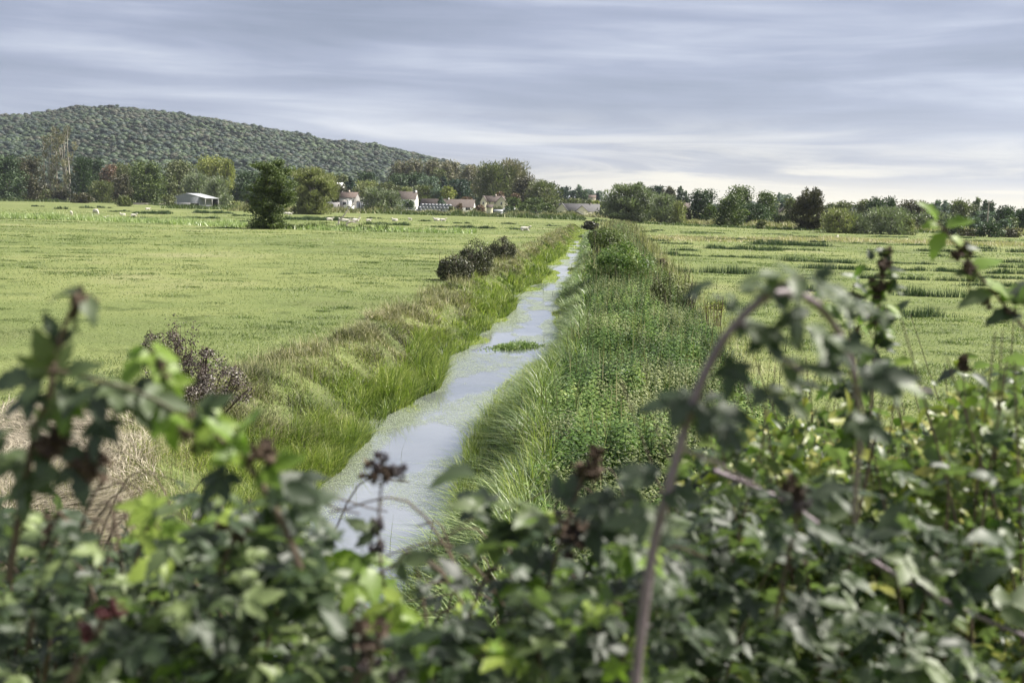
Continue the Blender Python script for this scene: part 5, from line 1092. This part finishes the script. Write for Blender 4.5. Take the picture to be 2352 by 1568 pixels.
# ------------------------------------------------------------------ foreground brambles
rf = np.random.default_rng(77)
BL = leafmat('bramble_leaf', [(0.0, (0.008, 0.016, 0.005)), (0.5, (0.024, 0.048, 0.012)), (1.0, (0.185, 0.235, 0.085))], .28, rough=.55, nscale=9, namt=.15, back=(.16, .20, .10), spec=.75)
BY = leafmat('young_bramble_leaf', [(0.0, (0.070, 0.120, 0.020)), (0.5, (0.170, 0.260, 0.045)), (1.0, (0.330, 0.400, 0.090))], .45, rough=.42, nscale=9, namt=.15, back=(.26, .33, .14), spec=.4)
HL = leafmat('hedge_leaf', [(0.0, (0.014, 0.034, 0.010)), (0.35, (0.065, 0.105, 0.025)), (0.6, (0.170, 0.215, 0.045)), (1.0, (0.400, 0.370, 0.100))], .36, rough=.42, nscale=4, namt=.2, back=(.16, .20, .10), spec=.45)
M_cane = plain('purple_cane', (0.13, 0.095, 0.115), (0.24, 0.185, 0.215), 20, .5, .2, spec=.5)
M_twig = plain('brown_twig', (0.05, 0.036, 0.028), (0.13, 0.095, 0.07), 20, .8)
M_berry = plain('black_berry', (0.008, 0.006, 0.010), (0.03, 0.014, 0.022), 60, .28, spec=.6)
M_redb = plain('red_berry', (0.045, 0.006, 0.010), (0.10, 0.012, 0.020), 60, .3, spec=.6)
M_calyx = plain('dry_calyx', (0.030, 0.020, 0.016), (0.12, 0.085, 0.06), 40, .85)
def leaflet(r, n=8, wid=.62, droop=.3, fold=.18):
    t = np.linspace(0, 1, n + 1); w = wid * .5 * np.sin(np.pi * np.clip(t, 0, 1) ** .78) ** .8 * (1 - .25 * t)
    ser = 1 + .13 * (np.arange(n + 1) % 2 * 2 - 1); w = w * ser; w[0] = .01; w[-1] = .004
    z = -droop * t ** 2 + r.uniform(-.03, .03); mid = np.stack([t, 0 * t, z], -1)
    wave = .025 * np.sin(t * 9 + r.uniform(0, 6))
    Lf = np.stack([t - .03, w, z + fold * w + wave], -1); Rt = np.stack([t - .03, -w, z + fold * w - wave], -1)
    lm_ = np.stack([t, w * .5, z + fold * w * .2], -1); rm_ = np.stack([t, -w * .5, z + fold * w * .2], -1)
    V = np.concatenate([Rt, rm_, mid, lm_, Lf]); F = []
    for j in range(4):
        for i in range(n): F.append((j * (n + 1) + i, j * (n + 1) + i + 1, (j + 1) * (n + 1) + i + 1, (j + 1) * (n + 1) + i))
    return V, np.array(F)
def rz3(a): c, s = math.cos(a), math.sin(a); return np.array([[c, -s, 0], [s, c, 0], [0, 0, 1]])
def rx3(a): c, s = math.cos(a), math.sin(a); return np.array([[1, 0, 0], [0, c, -s], [0, s, c]])
def compound(r, k=3):
    VV, FF, n = [], [], 0
    for (ang, l, off) in ([(0, 1, .42), (1.15, .78, .20), (-1.15, .78, .20)] if k == 3 else [(0, 1, .40), (.95, .86, .2), (-.95, .86, .2), (1.9, .62, .14), (-1.9, .62, .14)]):
        V, F = leaflet(r, wid=r.uniform(.55, .70), droop=r.uniform(.05, .32), fold=r.uniform(.05, .4)); V = V * l; V = V @ rx3(r.uniform(-.35, .35)).T @ rz3(ang + r.uniform(-.15, .15)).T
        V[:, 0] += off + (.0 if ang == 0 else 0); V[:, 2] -= abs(ang) * .03; VV.append(V); FF.append(F + n); n += len(V)
    w = .012; st = np.array([(-.35, -w, .10), (-.35, w, .10), (0, -w, .04), (0, w, .04), (.44, -w, 0), (.44, w, 0)]); VV.append(st); FF.append(np.array([(0, 2, 3, 1), (2, 4, 5, 3)]) + n)
    return np.concatenate(VV), np.concatenate(FF)
CT = [compound(rf, 3 if i < 5 else 5) for i in range(8)]
def one_leaf(r):
    V, F = leaflet(r, n=6, wid=r.uniform(.5, .75), droop=r.uniform(.1, .5), fold=r.uniform(.1, .5)); return V, F
ST = [one_leaf(rf) for _ in range(6)]
def put_leaves(mb, TT, P, heading, normal, size, tint, mat=0):
    n = len(P); Rm = basis(heading, normal)
    v = rf.integers(0, len(TT), n)
    for j in range(len(TT)):
        s = v == j
        inst(mb, TT[j][0], TT[j][1], P[s], Rm[s], np.broadcast_to(size, (n,))[s][:, None], np.broadcast_to(tint, (n,))[s], mat)
def berry_cluster(parent, c, n, spread, mat, rad=.0075):
    mb = MB(); IV, IF = ico(1); st = MB()
    for i in range(n):
        v = rdir(1, rf)[0]; v[2] = v[2] * .8; q = c + v * spread * rf.uniform(.45, 1.0); ax = np.array([1, 1, 1.25]) * rad * rf.uniform(.75, 1.15)
        for j in range(22):
            u_ = rdir(1, rf)[0]; mb.add(IV * rad * .34 + q + u_ * ax * .8, IF, .5)
        tube(st, curve([c - np.array([0, 0, spread * .9]), (c + q) / 2, q], 5), .0012, 4)
    o = mb.build('berries', mat, parent, True); st.build('fruit_stalk', M_calyx, parent)
def calyx_cluster(parent, c, n, spread):
    mb = MB()
    for i in range(n):
        v = rdir(1, rf)[0]; q = c + v * spread * rf.uniform(.3, 1); hd3 = rdir(7, rf)
        inst(mb, QL, [[0, 1, 2, 3]], np.repeat(q[None], 7, 0) + hd3 * .006, basis(hd3, rdir(7, rf)), np.full((7, 1), .016), .5)
        tube(mb, [c, (c + q) / 2 + rf.normal(0, .003, 3), q], .0011, 4)
    mb.build('withered_fruit', M_calyx, parent)
def cane(label, pts_px, depths, r0, r1, leaves, leafmat_=None, berries=(), calyx=(), mat=None, name='bramble_cane', prick=True, single=False, twigs=()):
    P = np.array([pt(a, b, dd) for (a, b), dd in zip(pts_px, np.broadcast_to(depths, (len(pts_px),)))]); base = P[0].copy()
    root = empty(name, base); tag(root, label, 'bramble' if 'bramble' in name else 'plant'); Q = P - base
    c = curve(Q, 40); rad = np.linspace(r0, r1, 40); mb = MB(); rad = rad * (1 + .06 * np.sin(np.arange(40) * 1.9)); tube(mb, c, rad, 10)
    if prick:
        for i in range(2, 38):
            for _ in range(2):
                v = rdir(1, rf)[0]; tg_ = nrm(c[min(i + 1, 39)] - c[i]); v = nrm(v - tg_ * (v @ tg_)); p0 = c[i] + tg_ * rf.uniform(0, .01); tube(mb, [p0 + v * rad[i] * .8, p0 + v * (rad[i] + .004), p0 + v * (rad[i] + .0075) - tg_ * .002], [.0016, .0009, .0002], 4)
    for tw in twigs: tube(mb, curve(np.array([pt(a, b, dd) for a, b, dd in tw]) - base, 10), np.linspace(r1 * 1.2, r1 * .5, 10), 6)
    mb.build('stem', mat or M_cane, root, True)
    lb_, ly_ = MB(), MB()
    if r0 > .006: leaves = list(leaves) + [(q[0] + rf.normal() * 28, q[1] + abs(rf.normal()) * 26, q[2] + rf.normal() * 35, q[3] * rf.uniform(.55, .85), q[4] + rf.uniform(0, .12)) for q in leaves if q[1] > 600]
    for lf in leaves:
        a, b, ang, sz, dd = lf[:5]; young = len(lf) > 5 and lf[5] == 'y'; dd = dd + 0.0
        p0 = pt(a, b, dd) - base; an = R_(ang); hd3 = nrm(Rn * math.cos(an) + Un * math.sin(an) * .8 + Fn * rf.uniform(-.45, .2)); up3 = nrm(np.array([0, 0, 1.0]) + rdir(1, rf)[0] * .22 - Fn * .55)
        TT = ST if (single or (len(lf) > 6 and lf[6] == 's')) else CT; sc = sz * dd / FPX * (1.1 if TT is ST else .64)
        put_leaves(ly_ if young else lb_, TT, p0[None], hd3[None], up3[None], np.array([sc]), np.array([rf.uniform(.3, .7)]))
    if lb_.V: lb_.build('leaves', leafmat_ or BL, root)
    if ly_.V: ly_.build('young_leaves', BY, root)
    for (a, b, dd, n, s, m_) in berries: berry_cluster(root, pt(a, b, dd) - base, n, s * dd / FPX, m_)
    for (a, b, dd, n, s) in calyx: calyx_cluster(root, pt(a, b, dd) - base, n, s * dd / FPX)
    return root
A = 1.2
cane('thick purple bramble cane arching high over the meadow on the right', [(1452, 1640), (1470, 1470), (1498, 1270), (1538, 1110), (1580, 965), (1618, 860), (1672, 765), (1745, 692), (1800, 672), (1862, 688), (1915, 745), (1950, 820), (1968, 900), (1975, 980), (1968, 1090), (1960, 1200)],
     [A] * 8 + [A + .02, A + .05, A + .09, A + .13, A + .17, A + .2, A + .24, A + .3], .0066, .0036,
     [(1850, 636, 176, 150, A), (1790, 625, 200, 120, A), (1850, 630, -30, 130, A), (1800, 676, 178, 140, A), (1700, 690, 170, 90, A), (1905, 692, -8, 150, A + .05), (1960, 690, -25, 100, A + .05), (1700, 742, -18, 150, A), (1740, 760, -60, 110, A),
      (1812, 700, -72, 130, A), (1850, 752, -28, 170, A), (1900, 790, -12, 120, A), (1790, 832, -14, 150, A + .04), (1690, 830, -105, 110, A), (1750, 880, -60, 120, A), (1980, 862, 4, 150, A + .15), (2030, 872, -20, 130, A + .18), (1960, 960, -35, 120, A + .15),
      (1590, 915, 190, 150, A), (1600, 915, -28, 170, A), (1640, 970, -50, 130, A), (1590, 930, -75, 110, A), (1520, 1090, 165, 130, A), (1500, 1180, 200, 150, A - .05), (1520, 1120, -20, 130, A), (1880, 640, 60, 60, A), (1640, 650, 190, 70, A + .1, 'b', 's'), (1920, 760, -100, 110, A + .1)],
     twigs=[[(1745, 690, A), (1790, 655, A), (1850, 636, A)], [(1700, 742, A), (1760, 790, A), (1850, 860, A)], [(1968, 900, A + .17), (2040, 880, A + .2), (2140, 900, A + .25)], [(1560, 1030, A), (1640, 1060, A + .05), (1740, 1120, A + .1)]])
B = 1.15
cane('out of focus bramble shoot rising at the left edge', [(20, 1330), (50, 1150), (80, 1000), (115, 900), (128, 820), (150, 745), (190, 665)], B, .0052, .0022,
     [(120, 860, 92, 150, B), (140, 800, 105, 110, B), (110, 850, 196, 190, B), (120, 870, 20, 150, B), (150, 880, -25, 170, B), (210, 880, -70, 140, B), (90, 900, 215, 130, B), (100, 940, -110, 120, B), (130, 900, -80, 140, B), (190, 672, 172, 90, B, 'b', 's'), (195, 680, -60, 70, B, 'b', 's'),
      (180, 700, -110, 70, B, 'b', 's'), (60, 1060, 170, 170, B), (90, 1010, -30, 170, B), (70, 1080, -90, 150, B), (250, 880, -40, 140, B), (320, 900, -25, 150, B), (170, 1050, -70, 150, B), (240, 960, -100, 130, B), (160, 920, -95, 100, B, 'y'), (40, 1120, 20, 180, B), (10, 1000, 200, 130, B)],
     twigs=[[(128, 850, B), (210, 870, B), (320, 900, B), (430, 960, B)], [(80, 1000, B), (160, 1010, B), (240, 1040, B)]], calyx=[(120, 1020, B, 14, 45), (215, 1060, B, 12, 45), (190, 690, B, 6, 30)], mat=M_twig)
C_ = 1.2
cane('yellow green bramble spray hanging before the withered mound', [(700, 1330), (640, 1180), (560, 1060), (450, 960), (380, 870), (340, 800)], C_, .004, .002,
     [(345, 800, -120, 130, C_, 'y'), (350, 800, -55, 150, C_, 'y'), (380, 860, -70, 130, C_, 'y'), (420, 930, 170, 130, C_), (450, 950, 30, 120, C_), (470, 960, -60, 150, C_, 'y'), (380, 930, -80, 140, C_, 'y'), (540, 1020, 60, 150, C_, 'y'), (560, 1040, 120, 150, C_, 'y'), (600, 1080, 20, 140, C_, 'y'), (560, 1040, 175, 140, C_, 'y'),
      (620, 1100, -30, 150, C_), (660, 1160, 20, 150, C_), (520, 1080, -120, 140, C_), (300, 880, -20, 120, C_), (300, 900, -60, 130, C_)], calyx=[(370, 830, C_, 7, 35), (590, 1040, C_, 9, 40), (450, 1000, C_, 8, 40)], mat=M_twig)
D_ = 1.6
cane('bramble shoot with a bunch of black berries standing before the water', [(890, 1640), (905, 1480), (880, 1330), (870, 1200), (880, 1090)], D_, .003, .0016,
     [(870, 1230, 150, 110, D_), (900, 1300, 20, 130, D_), (860, 1330, 170, 140, D_), (700, 1250, -60, 130, D_), (830, 1260, -70, 170, D_, 'y'), (760, 1260, -80, 150, D_, 'y'), (900, 1400, -60, 150, D_, 'y'), (880, 1420, -120, 150, D_, 'y'), (960, 1440, -70, 140, D_, 'y'), (980, 1500, -100, 120, D_, 'y'), (900, 1560, 30, 120, D_, 'y')],
     berries=[(885, 1072, D_, 9, 48, M_berry), (858, 1205, D_, 3, 26, M_berry), (868, 1250, D_, 3, 22, M_berry)], calyx=[(870, 1085, D_, 9, 45)], mat=M_twig)
cane('bramble branch with a large brown berry bunch right of the water', [(1180, 1650), (1230, 1470), (1270, 1300), (1300, 1200), (1330, 1120), (1362, 1020)], 1.5, .0035, .0022,
     [(1250, 1180, 160, 170, 1.5), (1230, 1200, 200, 150, 1.5), (1280, 1160, 60, 150, 1.5), (1330, 1200, -20, 170, 1.5), (1200, 1190, -90, 170, 1.5), (1150, 1180, -100, 150, 1.5), (1380, 1190, 10, 170, 1.5), (1420, 1130, 30, 130, 1.5), (1090, 1090, 175, 100, 1.5, 'b', 's'), (1120, 1160, 170, 110, 1.5), (1440, 1250, -30, 150, 1.5), (1260, 1280, 180, 150, 1.5)],
     berries=[(1300, 1215, 1.5, 8, 52, M_berry)], calyx=[(1355, 1085, 1.5, 12, 30), (1310, 1230, 1.5, 14, 60), (1365, 1040, 1.5, 5, 12)], mat=M_twig)
cane('bramble branch with dark fruit at the bottom centre of the picture', [(760, 1680), (820, 1560), (870, 1480)], 1.25, .004, .003, [(820, 1500, 120, 170, 1.25), (900, 1500, 40, 170, 1.25), (780, 1560, 180, 160, 1.25), (880, 1580, -30, 160, 1.25)],
     berries=[(850, 1500, 1.25, 8, 60, M_berry), (905, 1545, 1.25, 4, 40, M_berry)], calyx=[(850, 1440, 1.25, 12, 50)], mat=M_twig)
cane('low bramble branch with unripe dark red berries at lower left', [(120, 1640), (180, 1520), (240, 1420)], 1.2, .004, .003, [(240, 1470, 150, 120, 1.2), (300, 1480, -20, 150, 1.2)], berries=[(255, 1400, 1.2, 6, 36, M_redb), (195, 1450, 1.2, 5, 34, M_redb)], mat=M_twig)
cane('bramble twig with withered fruit left of the water', [(480, 1420), (510, 1300), (545, 1215)], 1.4, .003, .002, [(520, 1260, 150, 150, 1.4), (570, 1240, 20, 150, 1.4), (600, 1200, 60, 110, 1.4)], berries=[(560, 1205, 1.4, 3, 30, M_berry)], calyx=[(540, 1205, 1.4, 12, 40)], mat=M_twig)
E_ = 2.1
th_l = [(2150, 505, 120, 55, E_, 'y', 's'), (2160, 520, 180, 45, E_, 'y', 's'), (2175, 520, 20, 55, E_, 'y', 's'), (2165, 535, 240, 60, E_, 'y', 's'), (2185, 545, -40, 55, E_, 'y', 's'), (2200, 570, 10, 45, E_, 'b', 's'), (2235, 620, 40, 75, E_, 'y', 's'), (2250, 640, 160, 60, E_, 'b', 's'), (2262, 650, -20, 90, E_, 'y', 's'),
        (2275, 670, 190, 70, E_, 'b', 's'), (2300, 690, 20, 90, E_, 'y', 's'), (2330, 700, 60, 100, E_, 'b', 's'), (2340, 720, 180, 80, E_, 'b', 's'), (2352, 700, 90, 100, E_, 'y', 's')]
cane('thin bramble shoot leaning in from the right edge above the meadow', [(2460, 830), (2352, 752), (2290, 680), (2240, 620), (2195, 560), (2150, 508)], E_, .0032, .0016, th_l, twigs=[[(2220, 600, E_), (2225, 650, E_), (2222, 690, E_)]], calyx=[(2205, 585, E_, 7, 22), (2225, 620, E_, 6, 22), (2262, 690, E_, 4, 20), (2318, 725, E_, 5, 22)], mat=M_twig)
G_ = 2.3
dl = [(2025 + rf.normal() * 14, yy, rf.uniform(0, 360), rf.uniform(26, 46), G_, 'y' if rf.uniform() < .5 else 'b', 's') for yy in np.linspace(585, 860, 46)]
cane('upright brown seeding dock stalk right of the bramble arch', [(1990, 1100), (2000, 940), (2008, 800), (2018, 700), (2030, 620), (2032, 575)], G_, .0032, .0015, dl, calyx=[(2028, 610, G_, 12, 24), (2020, 660, G_, 14, 28), (2012, 720, G_, 12, 26), (2032, 575, G_, 6, 14)], name='dock_stalk', prick=False, mat=M_twig, single=True)
dl = [(1960 + rf.normal() * 40, yy, rf.uniform(0, 360), rf.uniform(30, 55), 2.5, 'y' if rf.uniform() < .5 else 'b', 's') for yy in np.linspace(650, 1000, 50)]
cane('slender yellowing weed behind the descending half of the bramble arch', [(1950, 1200), (1960, 1000), (1965, 860), (1950, 740), (1962, 650)], 2.5, .003, .0012, dl, calyx=[(1958, 800, 2.5, 12, 50), (1960, 700, 2.5, 8, 30)], name='weed_stalk', prick=False, mat=M_twig, single=True)
cane('bare twig with a withered seed head on the right', [(2225, 1000), (2215, 900), (2212, 830)], 2.4, .002, .0012, [(2200, 850, 200, 50, 2.4, 'b', 's'), (2230, 860, -30, 55, 2.4, 'b', 's')], calyx=[(2212, 835, 2.4, 12, 24)], name='weed_stalk', prick=False, mat=M_twig, single=True)

# the mass of the bramble hedge
PR = np.array([(-60, 1070), (0, 1060), (80, 1050), (180, 1080), (300, 1110), (380, 1100), (460, 1070), (560, 1040), (640, 1050), (700, 1060), (760, 1160), (820, 1240), (900, 1280), (980, 1260), (1040, 1200), (1100, 1120), (1200, 1110), (1300, 1120), (1400, 1100), (1450, 1080), (1520, 1040), (1600, 980), (1700, 930), (1850, 900), (2000, 930), (2120, 920), (2200, 850), (2300, 800), (2420, 760)], float)
def fill(mb, TT, n, d0, d1, size, off, soft, tlo, thi, xlo=-80, xhi=2440, wnd=.32, clump=90, thr=0.0, seed=0, mat=0):
    px = rf.uniform(xlo, xhi, n); py = rf.uniform(820, 1640, n); top = np.interp(px, PR[:, 0], PR[:, 1]) + off
    cl = vn(px / clump + seed, py / clump, 131); p = np.clip((py - top) / soft, 0, 1) * np.clip((cl - thr) * 3 + .25, 0, 1); k = rf.uniform(0, 1, n) < p; px, py = px[k], py[k]; cl = cl[k]
    dd = rf.uniform(d0, d1, len(px)); P = pt(px, py, dd); m = len(P)
    hd3 = rdir(m, rf); hd3[:, 2] = hd3[:, 2] * .5 - .15; hd3 = nrm(hd3); nz = nrm(rdir(m, rf) * wnd * 1.6 + np.array([0, 0, 1.0]) - Fn * .15)
    put_leaves(mb, TT, P, hd3, nz, size * rf.uniform(.55, 1.35, m), np.clip(rf.uniform(tlo, thi, m) ** 1.2 + .35 * (cl - .5), 0, 1), mat)
mb = MB()
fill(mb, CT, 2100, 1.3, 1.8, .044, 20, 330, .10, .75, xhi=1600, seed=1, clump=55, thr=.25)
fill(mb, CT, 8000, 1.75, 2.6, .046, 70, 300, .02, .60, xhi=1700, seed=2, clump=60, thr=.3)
fill(mb, CT, 5200, 2.6, 3.6, .052, 190, 160, .0, .45, xhi=1700, seed=3, thr=.1)  # deepest leaves tinted darkest, the hedge's inner shade put into their colour
fill(mb, CT, 700, 1.45, 2.0, .046, 150, 260, .2, .7, xlo=1500, seed=4, thr=.35)
fill(mb, CT, 600, 1.3, 1.9, .044, 10, 220, .3, .9, xlo=200, xhi=1500, seed=5, mat=1, thr=.42, clump=70)
fill(mb, CT, 900, 1.2, 1.6, .036, -10, 420, .3, 1.0, xhi=760, seed=21, clump=80, thr=.35)
for i in range(150):      # canes inside the thicket
    px = rf.uniform(-50, 1700); dd = rf.uniform(1.5, 3.0); top = np.interp(px, PR[:, 0], PR[:, 1]) + rf.uniform(40, 350); q = rf.uniform(-260, 260)
    tube(mb, curve([pt(px, 1750, dd), pt(px + q * .3, (1750 + top) / 2, dd), pt(px + q, top, dd), pt(px + q * 1.8, top + rf.uniform(-20, 120), dd)], 14), np.linspace(.0038, .0016, 14), 5, .5, 2)
tag(mb.build('bramble_thicket', [BL, BY, M_twig]), kind='stuff')
mb = MB()
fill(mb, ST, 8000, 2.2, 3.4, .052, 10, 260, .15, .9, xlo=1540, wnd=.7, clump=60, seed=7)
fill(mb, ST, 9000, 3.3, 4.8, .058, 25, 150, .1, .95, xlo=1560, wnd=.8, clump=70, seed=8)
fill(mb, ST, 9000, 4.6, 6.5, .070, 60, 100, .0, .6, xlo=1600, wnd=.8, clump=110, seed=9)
fill(mb, ST, 2600, 2.4, 3.6,   .042, -170, 380, .3, 1.0, xlo=1650, wnd=.8, clump=45, seed=12, thr=.35)
fill(mb, CT, 1500, 2.0, 3.0, .036, 80, 300, .2, .8, xlo=1560, wnd=.6, clump=60, seed=10)
for i in range(150):
    px = rf.uniform(1600, 2420); dd = rf.uniform(2.0, 4.5); top = np.interp(px, PR[:, 0], PR[:, 1]) + rf.uniform(-110, 260); q = rf.uniform(-230, 230)
    tube(mb, curve([pt(px, 1750, dd), pt(px + q * .3, (1750 + top) / 2, dd), pt(px + q, top, dd)], 12), np.linspace(.0045, .0014, 12), 5, .5, 1)
tag(mb.build('hedge_foliage', [HL, M_twig]), kind='stuff')

cane('bramble twig with dried fruit low at the left edge', [(60, 1500), (90, 1350), (130, 1230)], 1.35, .003, .002, [(120, 1260, 150, 110, 1.35), (140, 1240, 10, 120, 1.35), (100, 1330, -20, 130, 1.35)], calyx=[(130, 1215, 1.35, 14, 40)], mat=M_twig)
cane('bramble twig with dark fruit low right of the tall cane', [(1780, 1420), (1810, 1280), (1835, 1160)], 1.55, .003, .002, [(1835, 1150, 20, 150, 1.55), (1830, 1150, 170, 130, 1.55), (1840, 1200, -30, 150, 1.55), (1900, 1130, 5, 140, 1.55)], berries=[(1840, 1165, 1.55, 5, 34, M_berry)], calyx=[(1825, 1120, 1.55, 10, 36)], mat=M_twig)
cane('bramble branch sweeping right across the lower right hedge', [(1640, 1080), (1800, 1150), (1960, 1260), (2150, 1370), (2400, 1480)], 1.7, .0045, .0035, [(1960, 1250, 30, 150, 1.7), (2000, 1270, 60, 170, 1.7), (2080, 1310, 10, 160, 1.7), (2180, 1360, 50, 160, 1.7), (2280, 1400, 20, 170, 1.7), (1880, 1200, 70, 140, 1.7), (2100, 1330, -60, 150, 1.7)])
# ------------------------------------------------------------------ haze
HAZE = 0.00007
if HAZE:
    b = MB(); box(b, -3100, 3100, -120, 3500, -3.0, 260)
    m, Nn, Ln = newmat('haze_air'); out = Nn.new('ShaderNodeOutputMaterial'); v = nd(Nn, 'ShaderNodeVolumePrincipled', inp={'Density': HAZE, 'Anisotropy': 0.3}); v.inputs['Color'].default_value = (0.80, 0.87, 1.0, 1); Ln.new(v.outputs[0], out.inputs['Volume'])
    tag(b.build('haze', m), kind='stuff')
